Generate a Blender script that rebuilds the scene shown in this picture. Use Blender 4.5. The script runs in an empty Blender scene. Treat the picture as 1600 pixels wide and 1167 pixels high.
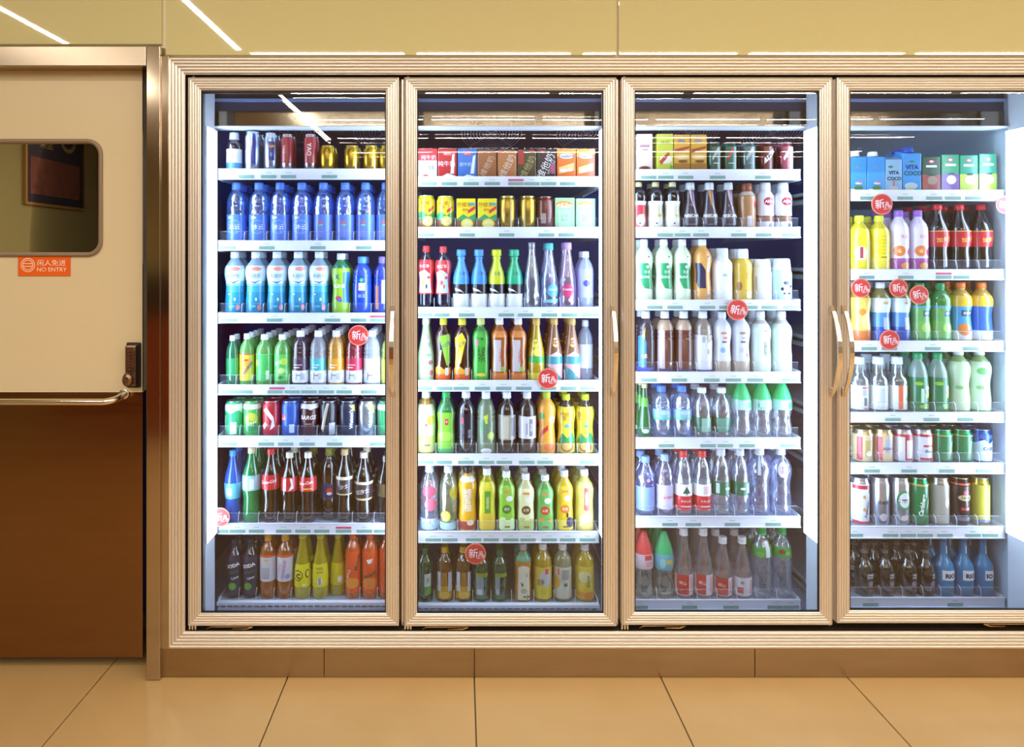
import bpy, bmesh, math, random
from mathutils import Vector, Matrix
random.seed(7)
S = bpy.context.scene
COL = S.collection
PI = math.pi

# ------------------------------------------------------------------ camera, world, exposure
FPX, D, EYE, CX, CY = 1050.0, 2.1, 1.32, 720.0, 400.0      # focal length in px, distance to the cooler front, eye height, foot of the view axis
cam = bpy.data.cameras.new('camera'); co = bpy.data.objects.new('camera', cam); COL.objects.link(co)
co.location = (0, -D, EYE); co.rotation_euler = (PI/2, 0, 0)
cam.sensor_width = 36; cam.lens = 36*FPX/1600
cam.shift_x = (800-CX)/1600; cam.shift_y = -(583.5-CY)/1600
cam.clip_start = .02
S.camera = co
w = bpy.data.worlds.new('world'); S.world = w; w.use_nodes = True
w.node_tree.nodes['Background'].inputs[0].default_value = (1, .8, .55, 1)
w.node_tree.nodes['Background'].inputs[1].default_value = .02
S.view_settings.view_transform = 'Standard'; S.view_settings.look = 'None'
S.view_settings.exposure = 0.3; S.view_settings.gamma = 1; S.view_settings.use_curve_mapping = False
S.cycles.transparent_max_bounces = 40
S.cycles.max_bounces = 16
S.cycles.transmission_bounces = 16
S.cycles.diffuse_bounces = 5
S.cycles.sample_clamp_indirect = 6
ROOM_STRIP = 64.0      # ceiling strips, emission strength
TUBE = 11.0            # cooler light bars, emission strength
ROOM_COL = (1, .90, .75); TUBE_COL = (.60, .78, 1)

def at(px, py, Y=0.0):
    k = (D+Y)/FPX
    return Vector(((px-CX)*k, Y, EYE+(CY-py)*k))
def ax(px, Y=0.0): return (px-CX)*(D+Y)/FPX
def az(py, Y=0.0): return EYE+(CY-py)*(D+Y)/FPX

# ------------------------------------------------------------------ materials
def lin(c): return c/12.92 if c <= .04045 else ((c+.055)/1.055)**2.4
def hexc(h):
    h = h.lstrip('#')
    return tuple(lin(int(h[i:i+2], 16)/255) for i in (0, 2, 4)) + (1,)
_M = {}
def new_mat(name):
    m = bpy.data.materials.new(name); m.use_nodes = True
    nt = m.node_tree; nt.nodes.clear()
    return m, nt, nt.nodes.new('ShaderNodeOutputMaterial')
def plain(h, rough=.4, metal=0.0, spec=.5, coat=0.0):
    k = ('p', h, rough, metal, spec, coat)
    if k in _M: return _M[k]
    m, nt, out = new_mat('plain_'+h)
    b = nt.nodes.new('ShaderNodeBsdfPrincipled')
    b.inputs['Base Color'].default_value = hexc(h); b.inputs['Roughness'].default_value = rough
    b.inputs['Metallic'].default_value = metal; b.inputs['Specular IOR Level'].default_value = spec
    b.inputs['Coat Weight'].default_value = coat; b.inputs['Coat Roughness'].default_value = .08
    nt.links.new(b.outputs[0], out.inputs[0]); _M[k] = m
    return m
def glow(name, col, strength):
    m, nt, out = new_mat(name)
    e = nt.nodes.new('ShaderNodeEmission'); e.inputs[0].default_value = (*col, 1); e.inputs[1].default_value = strength
    nt.links.new(e.outputs[0], out.inputs[0])
    return m
def liquid(h, alpha=.6, tint=None, edge=.35, rough=.06):
    """thin see-through plastic or glass filled with a coloured drink: denser towards the silhouette"""
    k = ('l', h, alpha, tint, edge)
    if k in _M: return _M[k]
    m, nt, out = new_mat('drink_'+h); N = nt.nodes.new
    b = N('ShaderNodeBsdfPrincipled'); b.inputs['Base Color'].default_value = hexc(h); b.inputs['Roughness'].default_value = rough
    b.inputs['Specular IOR Level'].default_value = 1.0; b.inputs['Coat Weight'].default_value = 1; b.inputs['Coat Roughness'].default_value = .03
    t = N('ShaderNodeBsdfTransparent'); t.inputs[0].default_value = hexc(tint or h)
    lw = N('ShaderNodeLayerWeight'); lw.inputs[0].default_value = .45
    ma = N('ShaderNodeMath'); ma.operation = 'MULTIPLY_ADD'; ma.use_clamp = True
    ma.inputs[1].default_value = edge; ma.inputs[2].default_value = alpha
    nt.links.new(lw.outputs['Facing'], ma.inputs[0])
    mx = N('ShaderNodeMixShader'); nt.links.new(ma.outputs[0], mx.inputs[0])
    nt.links.new(t.outputs[0], mx.inputs[1]); nt.links.new(b.outputs[0], mx.inputs[2])
    nt.links.new(mx.outputs[0], out.inputs[0]); _M[k] = m
    return m
def glass(name, ior, tint=(1, 1, 1, 1), rough=0.0, ripple=0.0):
    m, nt, out = new_mat(name); N = nt.nodes.new
    f = N('ShaderNodeFresnel'); f.inputs[0].default_value = ior
    g = N('ShaderNodeBsdfGlossy'); g.inputs['Roughness'].default_value = rough
    t = N('ShaderNodeBsdfTransparent'); t.inputs[0].default_value = tint
    if ripple:
        n = N('ShaderNodeTexNoise'); n.inputs['Scale'].default_value = 1.6; n.inputs['Detail'].default_value = 0
        tc = N('ShaderNodeTexCoord'); nt.links.new(tc.outputs['Object'], n.inputs['Vector'])
        bp = N('ShaderNodeBump'); bp.inputs['Strength'].default_value = 1; bp.inputs['Distance'].default_value = ripple
        nt.links.new(n.outputs[0], bp.inputs['Height']); nt.links.new(bp.outputs[0], g.inputs['Normal'])
    mx = N('ShaderNodeMixShader'); nt.links.new(f.outputs[0], mx.inputs[0])
    nt.links.new(t.outputs[0], mx.inputs[1]); nt.links.new(g.outputs[0], mx.inputs[2]); nt.links.new(mx.outputs[0], out.inputs[0])
    return m
def clear_bottle(h):
    """clear moulded bottle full of water: refraction, uneven moulded skin"""
    k = ('g', h)
    if k in _M: return _M[k]
    m, nt, out = new_mat('clear_bottle_'+h.lstrip('#')); N = nt.nodes.new; c = hexc(h)
    tc = N('ShaderNodeTexCoord'); n = N('ShaderNodeTexNoise'); n.inputs['Scale'].default_value = 55; n.inputs['Detail'].default_value = 1
    mp = N('ShaderNodeMapping'); mp.inputs['Scale'].default_value = (1, 1, .6)
    nt.links.new(tc.outputs['Object'], mp.inputs[0]); nt.links.new(mp.outputs[0], n.inputs['Vector'])
    bp = N('ShaderNodeBump'); bp.inputs['Strength'].default_value = 1; bp.inputs['Distance'].default_value = .0035; nt.links.new(n.outputs[0], bp.inputs['Height'])
    g = N('ShaderNodeBsdfGlass'); g.inputs[0].default_value = c; g.inputs['Roughness'].default_value = .02; g.inputs['IOR'].default_value = 1.33
    t = N('ShaderNodeBsdfTransparent'); t.inputs[0].default_value = c
    s_ = N('ShaderNodeBsdfGlossy'); s_.inputs['Roughness'].default_value = .10; s_.inputs[0].default_value = (1, 1, 1, 1)
    b = N('ShaderNodeBsdfDiffuse'); b.inputs[0].default_value = (c[0]*.95, c[1]*.95, c[2]*.95, 1)
    for q in (g, s_): nt.links.new(bp.outputs[0], q.inputs['Normal'])
    def mix(f, a_, b_):
        x = N('ShaderNodeMixShader'); x.inputs[0].default_value = f; nt.links.new(a_.outputs[0], x.inputs[1]); nt.links.new(b_.outputs[0], x.inputs[2]); return x
    r = mix(.07, mix(.2, mix(.45, g, t), s_), b)
    nt.links.new(r.outputs[0], out.inputs[0]); _M[k] = m
    return m
def noisy(name, c0, c1, scale=(6, 6, 6), rough=(.3, .4), metal=0.0, spec=.5, bump=0.0, detail=4, coat=0.0):
    m, nt, out = new_mat(name); N = nt.nodes.new
    tc = N('ShaderNodeTexCoord'); mp = N('ShaderNodeMapping'); mp.inputs['Scale'].default_value = scale
    n = N('ShaderNodeTexNoise'); n.inputs['Scale'].default_value = 1; n.inputs['Detail'].default_value = detail
    nt.links.new(tc.outputs['Object'], mp.inputs[0]); nt.links.new(mp.outputs[0], n.inputs['Vector'])
    r = N('ShaderNodeMix'); r.data_type = 'RGBA'; r.inputs[6].default_value = hexc(c0); r.inputs[7].default_value = hexc(c1)
    nt.links.new(n.outputs[0], r.inputs[0])
    q = N('ShaderNodeMapRange'); q.inputs[3].default_value = rough[0]; q.inputs[4].default_value = rough[1]
    nt.links.new(n.outputs[0], q.inputs[0])
    b = N('ShaderNodeBsdfPrincipled'); b.inputs['Metallic'].default_value = metal; b.inputs['Specular IOR Level'].default_value = spec
    b.inputs['Coat Weight'].default_value = coat; b.inputs['Coat Roughness'].default_value = .02
    nt.links.new(r.outputs[2], b.inputs['Base Color']); nt.links.new(q.outputs[0], b.inputs['Roughness'])
    if bump:
        bp = N('ShaderNodeBump'); bp.inputs['Strength'].default_value = bump; bp.inputs['Distance'].default_value = .002
        nt.links.new(n.outputs[0], bp.inputs['Height']); nt.links.new(bp.outputs[0], b.inputs['Normal'])
    nt.links.new(b.outputs[0], out.inputs[0])
    return m

M_ALU = noisy('champagne_aluminium', 'F0E9E2', 'F4EEE8', (2, 2, 2), (.28, .34), .72)
M_STEEL = noisy('brushed_steel', 'B9AC9C', 'C6B8A8', (2, 2, 3), (.10, .16), 1.0)
M_STEEL_H = noisy('brushed_steel_header', 'B9AC9C', 'CDBFAE', (90, 2, 2), (.2, .3), 1.0)
M_KICK = noisy('scuffed_steel', 'A08A6A', 'B6A080', (5, 5, 26), (.24, .42), 1.0, bump=.15)
M_CHROME = plain('F0EAE0', .2, 1.0)
M_GAPSHADE = plain('2A2018', .6)
M_MULL = plain('6E5A45', .35, .6)
M_CREAM = noisy('cream_enamel', 'D8C9A6', 'DCCEAE', (2, 2, 2), (.3, .36))
M_WALLGLASS = noisy('back_painted_glass', 'D6D09C', 'DAD4A2', (1, 1, 1), (.02, .03), 0, .5, coat=1.0)
M_JOINT = plain('F2E9D2', .5)
M_RUBBER = plain('4A3D30', .5)
M_BRONZE = noisy('worn_bronze', '7A5F4C', '93775F', (30, 30, 30), (.25, .4), .9)
M_BLACK = plain('0E0C0C', .5)
M_WHITE_IN = plain('E6ECF6', .35)
M_SHELF = plain('9AA4B8', .4); M_SIDEW = plain('B4C4D2', .4)
M_LIP = plain('E4E6F2', .3)
M_TAG = plain('7FA59C', .5)
M_TAGRED = plain('C9506E', .5)
M_INK = plain('50505E', .6)
M_NAVY = noisy('navy_liner', '1C3C8C', '224498', (2, 2, 2), (.35, .5))
M_LINER = plain('3A4258', .45)
M_FAN = plain('B4CCF4', .4)
M_SCREW = plain('50483F', .4, .6)
M_CLEARPL = liquid('#C9D6F0', .015, 'FFFFFF', .05)
M_DIVEDGE = liquid('#E8EEFF', .12, 'FFFFFF', .3)
M_FLOOR = noisy('floor_tile', 'B59462', 'BF9E6C', (7, 7, 7), (.16, .28))
M_GROUT = plain('7A684E', .8)
M_CEIL = plain('E2DED4', .8)
M_PAINT = plain('8C8250', .6); M_PAINT2 = plain('B4AA98', .6)
M_PANE = glass('cooler_glass', 1.8, (.97, .98, .985, 1), ripple=.0004)
M_PANE2 = glass('cooler_glass_rear', 1.32, (.98, .985, .99, 1), ripple=.0006)
M_DARKPANE = glass('door_window_glass', 1.85, (.05, .05, .045, 1))
M_ROOMGLOW = glow('strip_light', ROOM_COL, ROOM_STRIP)
M_TUBEGLOW = glow('cooler_light', TUBE_COL, TUBE)

# ------------------------------------------------------------------ mesh helpers
def link(o, parent=None):
    COL.objects.link(o)
    if parent: o.parent = parent
    return o
def obj(name, me, parent=None, loc=None):
    o = bpy.data.objects.new(name, me); link(o, parent)
    if loc is not None: o.location = loc
    return o
def empty(name, loc=(0, 0, 0), parent=None):
    o = bpy.data.objects.new(name, None); o.empty_display_size = .05; o.location = loc
    return link(o, parent)
def tag(o, label, cat, group=None, kind=None):
    if label: o['label'] = label
    if cat: o['category'] = cat
    if group: o['group'] = group
    if kind: o['kind'] = kind
    return o
def struct(o): o['kind'] = 'structure'; return o
def rel(o, parent):                              # part meshes are written in world space; keep them there under a moved parent
    o.parent = parent; o.matrix_parent_inverse = Matrix.Translation(-parent.location)
    return o
class MB:
    """collects pieces of one mesh"""
    def __init__(s): s.v, s.f, s.m, s.sm, s.mats = [], [], [], [], []
    def slot(s, mat):
        if mat not in s.mats: s.mats.append(mat)
        return s.mats.index(mat)
    def add(s, vs, fs, mat, smooth=False):
        b = len(s.v); k = s.slot(mat)
        s.v += [tuple(v) for v in vs]; s.f += [tuple(i+b for i in f) for f in fs]
        s.m += [k]*len(fs); s.sm += [smooth]*len(fs)
    def box(s, x0, x1, y0, y1, z0, z1, mat, bev=0.0):
        if bev:
            bm = bmesh.new(); bmesh.ops.create_cube(bm, size=1)
            for v in bm.verts: v.co = Vector(((x0+x1)/2+v.co.x*(x1-x0), (y0+y1)/2+v.co.y*(y1-y0), (z0+z1)/2+v.co.z*(z1-z0)))
            bmesh.ops.bevel(bm, geom=bm.edges[:], offset=bev, segments=2, affect='EDGES', profile=.5)
            bm.verts.index_update()
            s.add([v.co[:] for v in bm.verts], [[v.index for v in f.verts] for f in bm.faces], mat); bm.free(); return
        vs = [(x, y, z) for x in (x0, x1) for y in (y0, y1) for z in (z0, z1)]
        s.add(vs, [(0, 1, 3, 2), (4, 6, 7, 5), (0, 4, 5, 1), (2, 3, 7, 6), (0, 2, 6, 4), (1, 5, 7, 3)], mat)
    def ring(s, x0, x1, z0, z1, prof, mat, smooth=False):
        """mitred rectangular frame: prof = [(inset, y), ...]"""
        vs = []
        for u, y in prof: vs += [(x0+u, y, z0+u), (x1-u, y, z0+u), (x1-u, y, z1-u), (x0+u, y, z1-u)]
        fs = []
        for i in range(len(prof)-1):
            for j in range(4): fs.append((4*i+j, 4*i+(j+1) % 4, 4*i+4+(j+1) % 4, 4*i+4+j))
        s.add(vs, fs, mat, smooth)
    def tube(s, pts, r, mat, n=10, cap=True):
        pts = [Vector(p) for p in pts]; vs, fs = [], []
        prev = None
        for i, p in enumerate(pts):
            d = (pts[min(i+1, len(pts)-1)]-pts[max(i-1, 0)]).normalized()
            a = prev if prev else (Vector((0, 0, 1)) if abs(d.z) < .9 else Vector((1, 0, 0)))
            e = (a-d*a.dot(d)).normalized(); prev = e; g = d.cross(e)
            rr = r[i] if isinstance(r, (list, tuple)) else r
            vs += [p+(e*math.cos(2*PI*k/n)+g*math.sin(2*PI*k/n))*rr for k in range(n)]
        for i in range(len(pts)-1):
            for k in range(n): fs.append((i*n+k, i*n+(k+1) % n, (i+1)*n+(k+1) % n, (i+1)*n+k))
        if cap: fs += [tuple(range(n))[::-1], tuple(range((len(pts)-1)*n, len(pts)*n))]
        s.add(vs, fs, mat, True)
    def lathe(s, prof, mat, n=20, c=(0, 0, 0), smooth=True, sq=0.0, axis='z'):
        vs, fs = [], []
        for z, r in prof:
            for k in range(n):
                a = 2*PI*k/n; q = se(a, sq)
                x, y = r*q*math.sin(a), -r*q*math.cos(a)
                vs.append((c[0]+x, c[1]+y, c[2]+z) if axis == 'z' else (c[0]+x, c[1]-z, c[2]+y))
        for i in range(len(prof)-1):
            for k in range(n): fs.append((i*n+k, i*n+(k+1) % n, (i+1)*n+(k+1) % n, (i+1)*n+k))
        s.add(vs, fs, mat, smooth)
        k0 = len(prof)-1
        s.add(vs[:n], [tuple(range(n))[::-1]], mat); s.add(vs[k0*n:], [tuple(range(n))], mat)
    def mesh(s, name):
        me = bpy.data.meshes.new(name); me.from_pydata(s.v, [], s.f)
        for m in s.mats: me.materials.append(m)
        me.polygons.foreach_set('material_index', s.m); me.polygons.foreach_set('use_smooth', s.sm)
        me.update(); return me
    def build(s, name, parent=None, loc=None):
        o = obj(name, s.mesh(name), None, loc)
        if parent: (rel(o, parent) if loc is None and parent.location.length > 0 else setattr(o, 'parent', parent))
        return o
def se(a, sq):
    if not sq: return 1.0
    n = 2+sq*3
    return (abs(math.cos(a))**n+abs(math.sin(a))**n)**(-1/n)*(1-.1*sq)
_T = {}
def text(s, bold=.0, shear=0.0):
    if any(ord(ch) > 0x2E80 for ch in s): bold = 0.0
    """flat lettering mesh, one unit tall letters, centred: (verts2d, faces)"""
    k = (s, bold, shear)
    if k in _T: return _T[k]
    c = bpy.data.curves.new('t', 'FONT'); c.body = s; c.size = 1; c.offset = bold; c.shear = shear; c.resolution_u = 2
    c.align_x = 'CENTER'; c.space_line = .82
    o = bpy.data.objects.new('t', c); COL.objects.link(o)
    dg = bpy.context.evaluated_depsgraph_get(); dg.update()
    me = bpy.data.meshes.new_from_object(o.evaluated_get(dg))
    vs = [v.co.copy() for v in me.vertices]; fs = [tuple(p.vertices) for p in me.polygons]
    bpy.data.objects.remove(o); bpy.data.curves.remove(c); bpy.data.meshes.remove(me)
    xs = [v.x for v in vs]; ys = [v.y for v in vs]
    mx, my = (min(xs)+max(xs))/2, (min(ys)+max(ys))/2
    lines = s.count('\n')+1
    h = (max(ys)-min(ys))/(1+.82*(lines-1)/.75) if lines > 1 else max(.55, max(ys)-min(ys))
    _T[k] = ([((v.x-mx)/h, (v.y-my)/h) for v in vs], fs)
    return _T[k]

# ------------------------------------------------------------------ drinks: profiles, printed sleeves
SH = {  # body profile (height, radius), cap (bottom, top, r bottom, r top)
 'pet':    ([(0, .84), (.012, .93), (.04, 1), (.30, 1), (.32, .975), (.34, 1), (.62, 1), (.70, .97), (.77, .84), (.83, .6), (.87, .43), (.90, .41)], (.895, 1, .47, .45)),
 'dome':   ([(0, .84), (.012, .93), (.04, 1), (.54, 1), (.56, .92), (.575, .99), (.605, .99), (.625, .90), (.645, .98), (.69, .96), (.71, .88), (.73, .91), (.79, .78), (.85, .55), (.875, .42), (.9, .41)], (.885, 1, .48, .47)),
 'waist':  ([(0, .84), (.012, .92), (.05, .96), (.22, .96), (.36, .88), (.44, .85), (.52, .89), (.64, 1), (.72, .99), (.79, .84), (.86, .52), (.885, .42), (.91, .41)], (.9, 1, .46, .45)),
 'coke':   ([(0, .78), (.02, .88), (.08, .95), (.2, .93), (.30, .86), (.36, .9), (.43, .98), (.52, 1), (.6, .99), (.68, .86), (.78, .58), (.87, .40), (.92, .37)], (.92, 1, .43, .42)),
 'bullet': ([(0, .86), (.012, .94), (.04, 1), (.1, 1), (.12, .97), (.14, 1), (.42, 1), (.45, .97), (.48, 1), (.58, .97), (.7, .86), (.79, .68), (.86, .48), (.88, .41), (.9, .41)], (.895, 1, .48, .47)),
 'slope':  ([(0, .88), (.02, .97), (.05, 1), (.34, 1), (.44, .95), (.58, .76), (.72, .55), (.84, .41), (.9, .39)], (.895, 1, .46, .45)),
 'long':   ([(0, .94), (.012, 1), (.48, 1), (.55, .93), (.62, .7), (.68, .48), (.74, .4), (.93, .36)], (.93, 1, .4, .39)),
 'green':  ([(0, .7), (.02, .86), (.1, 1), (.22, 1), (.42, .84), (.6, .6), (.75, .42), (.92, .34)], (.92, 1, .42, .40)),
 'chunk':  ([(0, .94), (.015, 1), (.54, 1), (.6, .95), (.66, .74), (.70, .58), (.73, .53), (.87, .52)], (.87, 1, .58, .57)),
 'milk':   ([(0, .9), (.02, .98), (.05, 1), (.5, .96), (.62, 1), (.72, .95), (.79, .72), (.82, .58), (.83, .56)], (.82, 1, .62, .6)),
 'jar':    ([(0, .9), (.02, .98), (.05, 1), (.66, 1), (.72, .93), (.75, .86)], (.74, 1, .92, .82)),
 'bulb':   ([(0, .8), (.02, .88), (.08, .97), (.18, 1), (.3, .93), (.45, .74), (.6, .6), (.75, .53), (.84, .47), (.86, .44)], (.85, 1, .50, .49)),
 'cone':   ([(0, .86), (.02, .95), (.05, 1), (.2, .97), (.28, .88), (.35, .84), (.42, .92), (.5, 1), (.62, 1), (.68, .92)], (.67, 1, .94, .28)),
 'square': ([(0, .88), (.012, .95), (.04, 1), (.30, .98), (.40, .93), (.5, .93), (.62, 1), (.69, 1), (.76, .88), (.82, .62), (.87, .43), (.9, .41)], (.895, 1, .48, .47)),
 'ripple': ([(0, .84), (.02, .95)]+[(.05+.04*i, 1 if i % 2 else .95) for i in range(14)]+[(.63, 1), (.72, .93), (.8, .7), (.87, .43), (.9, .41)], (.895, 1, .48, .47)),
 'slimwaist': ([(0, .86), (.02, .95), (.05, 1), (.42, 1), (.52, .97), (.62, .82), (.72, .56), (.79, .43), (.83, .39), (.85, .47), (.87, .47), (.88, .40), (.9, .40)], (.895, 1, .56, .56)),
 'can':    ([(0, .74), (.02, .8), (.07, 1), (.86, 1), (.93, .88), (.965, .83), (.985, .85), (1, .84)], None),
}
def rad(prof, t):
    for (a, ra), (b, rb) in zip(prof, prof[1:]):
        if a <= t <= b: return ra+(rb-ra)*(t-a)/max(b-a, 1e-9)
    return prof[-1][1] if t > prof[-1][0] else prof[0][1]
def B(t0, t1, c): return ('band', t0, t1, c)
def Q(u0, u1, v0, v1, c): return ('poly', [(u0, v0), (u1, v0), (u1, v1), (u0, v1)], c)
def G(pts, c): return ('poly', pts, c)
def E(u, v, ru, rv, c): return ('ell', u, v, ru, rv, c)
def T(s, u, v, h, c, rot=0, bold=.02, shear=0.0): return ('txt', s, u, v, h, c, rot, bold, shear)

def wrap(mb, pts, faces, f, mat, R, H, zs):
    """bend a flat print (arc, z) round the container"""
    bm = bmesh.new()
    vv = [bm.verts.new((p[0], p[1], 0)) for p in pts]
    for q in faces:
        try: bm.faces.new([vv[i] for i in q])
        except ValueError: pass
    us = [p[0] for p in pts]; z_ = [p[1] for p in pts]
    if f is not None:
        a = 2*PI/24*R; k = math.ceil(min(us)/a)
        cuts = [((i*a, 0, 0), (1, 0, 0)) for i in range(k, int(max(us)/a)+1)] + [((0, z, 0), (0, 1, 0)) for z in zs if min(z_) < z < max(z_)]
        for c, n in cuts:
            bmesh.ops.bisect_plane(bm, geom=bm.verts[:]+bm.edges[:]+bm.faces[:], dist=1e-6, plane_co=c, plane_no=n)
    bm.verts.index_update()
    out = [(f(v.co.x, v.co.y) if f else (v.co.x, 0, v.co.y)) for v in bm.verts]
    fs = []
    for q in bm.faces:
        ids = [v.index for v in q.verts]
        fs.append(ids if q.normal.z > 0 else ids[::-1])
    mb.add(out, fs, mat, True); bm.free()
def print_layers(layers, R, H, prof=None, sq=0.0, depth=None, gloss=.3):
    mb = MB(); n = 24
    for i, L in enumerate(layers):
        eps = .00040+.00012*i
        mat = plain(L[3].lstrip('#') if L[0] == 'band' else (L[2] if L[0] == 'poly' else L[5]).lstrip('#'), gloss, 0, .5, .6)
        if prof is None: f = lambda u, z, e=eps: (max(-R, min(R, u)), -depth-e, z)
        else:
            def f(u, z, e=eps):
                a = u/R; q = se(a, sq); r = R*rad(prof, z/H)*q+e
                return (r*math.sin(a), -r*math.cos(a), z)
        zs = [] if prof is None else [t*H for t, _ in prof]
        if L[0] == 'band':
            _, t0, t1, c = L
            if prof is None:
                mb.box(-R-eps, R+eps, -depth-eps, depth+eps, t0*H, t1*H, mat); continue
            ts = [t0]+[t for t, _ in prof if t0 < t < t1]+[t1]
            vs, fs = [], []
            for t in ts:
                for k in range(n):
                    a = 2*PI*k/n; r = R*rad(prof, t)*se(a, sq)+eps
                    vs.append((r*math.sin(a), -r*math.cos(a), t*H))
            for j in range(len(ts)-1):
                for k in range(n): fs.append((j*n+k, j*n+(k+1) % n, (j+1)*n+(k+1) % n, (j+1)*n+k))
            mb.add(vs, fs, mat, True)
        elif L[0] == 'poly':
            wrap(mb, [(u*R, v*H) for u, v in L[1]], [tuple(range(len(L[1])))], f, mat, R, H, zs)
        elif L[0] == 'ell':
            _, u, v, ru, rv, c = L; k = 20
            wrap(mb, [(u*R+ru*R*math.cos(2*PI*j/k), v*H+rv*R*math.sin(2*PI*j/k)) for j in range(k)], [tuple(range(k))], f, mat, R, H, zs)
        elif L[0] == 'txt':
            _, s, u, v, h, c, rot, bold, shear = L
            pv, pf = text(s, bold, shear); ca, sa = math.cos(math.radians(rot)), math.sin(math.radians(rot))
            wrap(mb, [((x*ca-y*sa)*h*R+u*R, (x*sa+y*ca)*h*R+v*H) for x, y in pv], pf, f, mat, R, H, zs)
    return mb.mesh('label')
def body_mat(b, gloss=.3):
    if isinstance(b, str): return plain(b.lstrip('#'), .28, 0, .5, .4)
    if b[0] == 'm': return plain(b[1].lstrip('#'), .26, .85)
    if b[0] == 'g': return clear_bottle(b[1])
    return liquid(b[1], b[2], b[3] if len(b) > 3 else None)
def make_parts(it, R, H):
    """[(part name, mesh, parent index or None)] of one drink, base at the origin, front towards -Y"""
    sh = it['sh']; sq = it.get('sq', 0.0); out = []; lab = it.get('lab', [])
    if sh == 'carton':
        d = R*.78; mb = MB(); bm_ = body_mat(it['body'])
        capped = it.get('cap')
        hb = H*(.93 if not capped else .86)
        if it.get('flat'): hb = H
        mb.box(-R, R, -d, d, 0, hb, bm_, min(.0022, R*.08))
        if not it.get('flat') and not capped:      # folded ears and the crimped seam of the top
            mb.add([(-R*.96, -d*.96, hb), (R*.96, -d*.96, hb), (R*.96, d*.96, hb), (-R*.96, d*.96, hb), (-R*.9, 0, H), (R*.9, 0, H)],
                   [(0, 1, 5, 4), (2, 3, 4, 5), (1, 2, 5), (3, 0, 4)], bm_)
        if capped:
            mb.add([(-R*.96, -d*.96, hb), (R*.96, -d*.96, hb), (R*.96, d*.96, hb), (-R*.96, d*.96, hb), (-R*.9, d*.7, H*.93), (R*.9, d*.7, H*.93)],
                   [(0, 1, 5, 4), (2, 3, 4, 5), (1, 2, 5), (3, 0, 4)], bm_)
        out.append(('body', mb.mesh('body'), None))
        if capped:
            c = MB(); c.lathe([(0, R*.52), (H*.02, R*.55), (H*.10, R*.5), (H*.115, R*.44)], plain(capped.lstrip('#'), .35), 18, (0, -d*.1, H*.885)); out.append(('cap', c.mesh('cap'), None))
        if lab: out.append(('label', print_layers(lab, R, H, None, 0, d), None))
        return out
    prof, cap = SH[sh]
    mb = MB(); bm_ = body_mat(it['body'])
    mb.lathe([(t*H, r*R) for t, r in prof], bm_, 24, sq=sq)
    out.append(('body', mb.mesh('body'), None))
    if sh == 'can':
        l = MB(); lm = plain(it.get('lid', 'C9CCD2'), .25, .9)
        l.lathe([(H*.985, R*.865), (H*1.004, R*.865), (H*1.004, R*.80), (H*.975, R*.72), (H*.975, R*.1)], lm, 24)
        l.lathe([(H*.978, R*.26), (H*.99, R*.24)], lm, 12, (0, -R*.2, 0)); out.append(('lid', l.mesh('lid'), None))
    else:
        a, b, r0, r1 = cap; c = MB(); cm = it.get('cap', '#F2F4F8')
        if isinstance(cm, tuple): cmat = body_mat(cm)
        else: cmat = plain(cm.lstrip('#'), .35, 0, .5)
        if sh == 'cone':
            c.lathe([((a+(b-a)*t)*H, (r0+(r1-r0)*q)*R) for t, q in ((0, 0), (.2, .12), (.5, .42), (.8, .8), (.96, .98), (1, 1.2))], cmat, 20)
        else:
            vs, fs, n = [], [], 28     # knurled screw cap
            hts = [(a, 1.0), (a+(b-a)*.22, 1.0), (a+(b-a)*.25, .95), (a+(b-a)*.28, .99), (b-(b-a)*.10, .97), (b, .86)]
            for t, q in hts:
                for k in range(n):
                    an = 2*PI*k/n; rr = R*(r0+(r1-r0)*(t-a)/(b-a))*q*(1 if k % 2 or q < .9 else .965)
                    vs.append((rr*math.sin(an), -rr*math.cos(an), t*H))
            for i in range(len(hts)-1):
                for k in range(n): fs.append((i*n+k, i*n+(k+1) % n, (i+1)*n+(k+1) % n, (i+1)*n+k))
            c.add(vs, fs, cmat, True); c.add(vs[-n:], [tuple(range(n))], cmat); c.add(vs[:n], [tuple(range(n))[::-1]], cmat)
        out.append(('cap', c.mesh('cap'), None))
    if lab: out.append(('label', print_layers(lab, R, H, prof, sq), None))
    return out
#SPLIT#

# ------------------------------------------------------------------ the room
XL, XR, YB, ZC = -4.0, 6.5, -10.0, 2.8
f = empty('floor', (0, -1, 0)); struct(f)
mb = MB(); mb.box(XL, XR, YB, .2, -.06, -.006, M_GROUT); rel(mb.build('slab'), f)
TW = .585; tile = MB(); tile.box(.002, TW-.002, .002, TW-.002, -.006, 0, M_FLOOR, .0012); tile = tile.mesh('tile')
for i in range(-6, 9):
    for j in range(-5, 1):
        o = obj('tile', tile, None, (.042+i*TW, j*TW-.30, 0)); rel(o, f)
mb = MB(); mb.box(XL, XR, YB, -.3-5*TW, -.006, -.0005, M_FLOOR); rel(mb.build('far_tiling'), f)
c = MB(); c.box(XL, XR, YB, .2, ZC, ZC+.05, M_CEIL); struct(c.build('ceiling'))
c = MB(); c.box(XL-.1, XL, YB, .2, 0, ZC, M_PAINT); struct(c.build('wall_left'))
c = MB(); c.box(XR, XR+.1, YB, .2, 0, ZC, M_PAINT2); struct(c.build('wall_right'))
c = MB(); c.box(XL, XR, YB-.1, YB, 0, ZC, M_PAINT2); struct(c.build('wall_front'))

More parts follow.
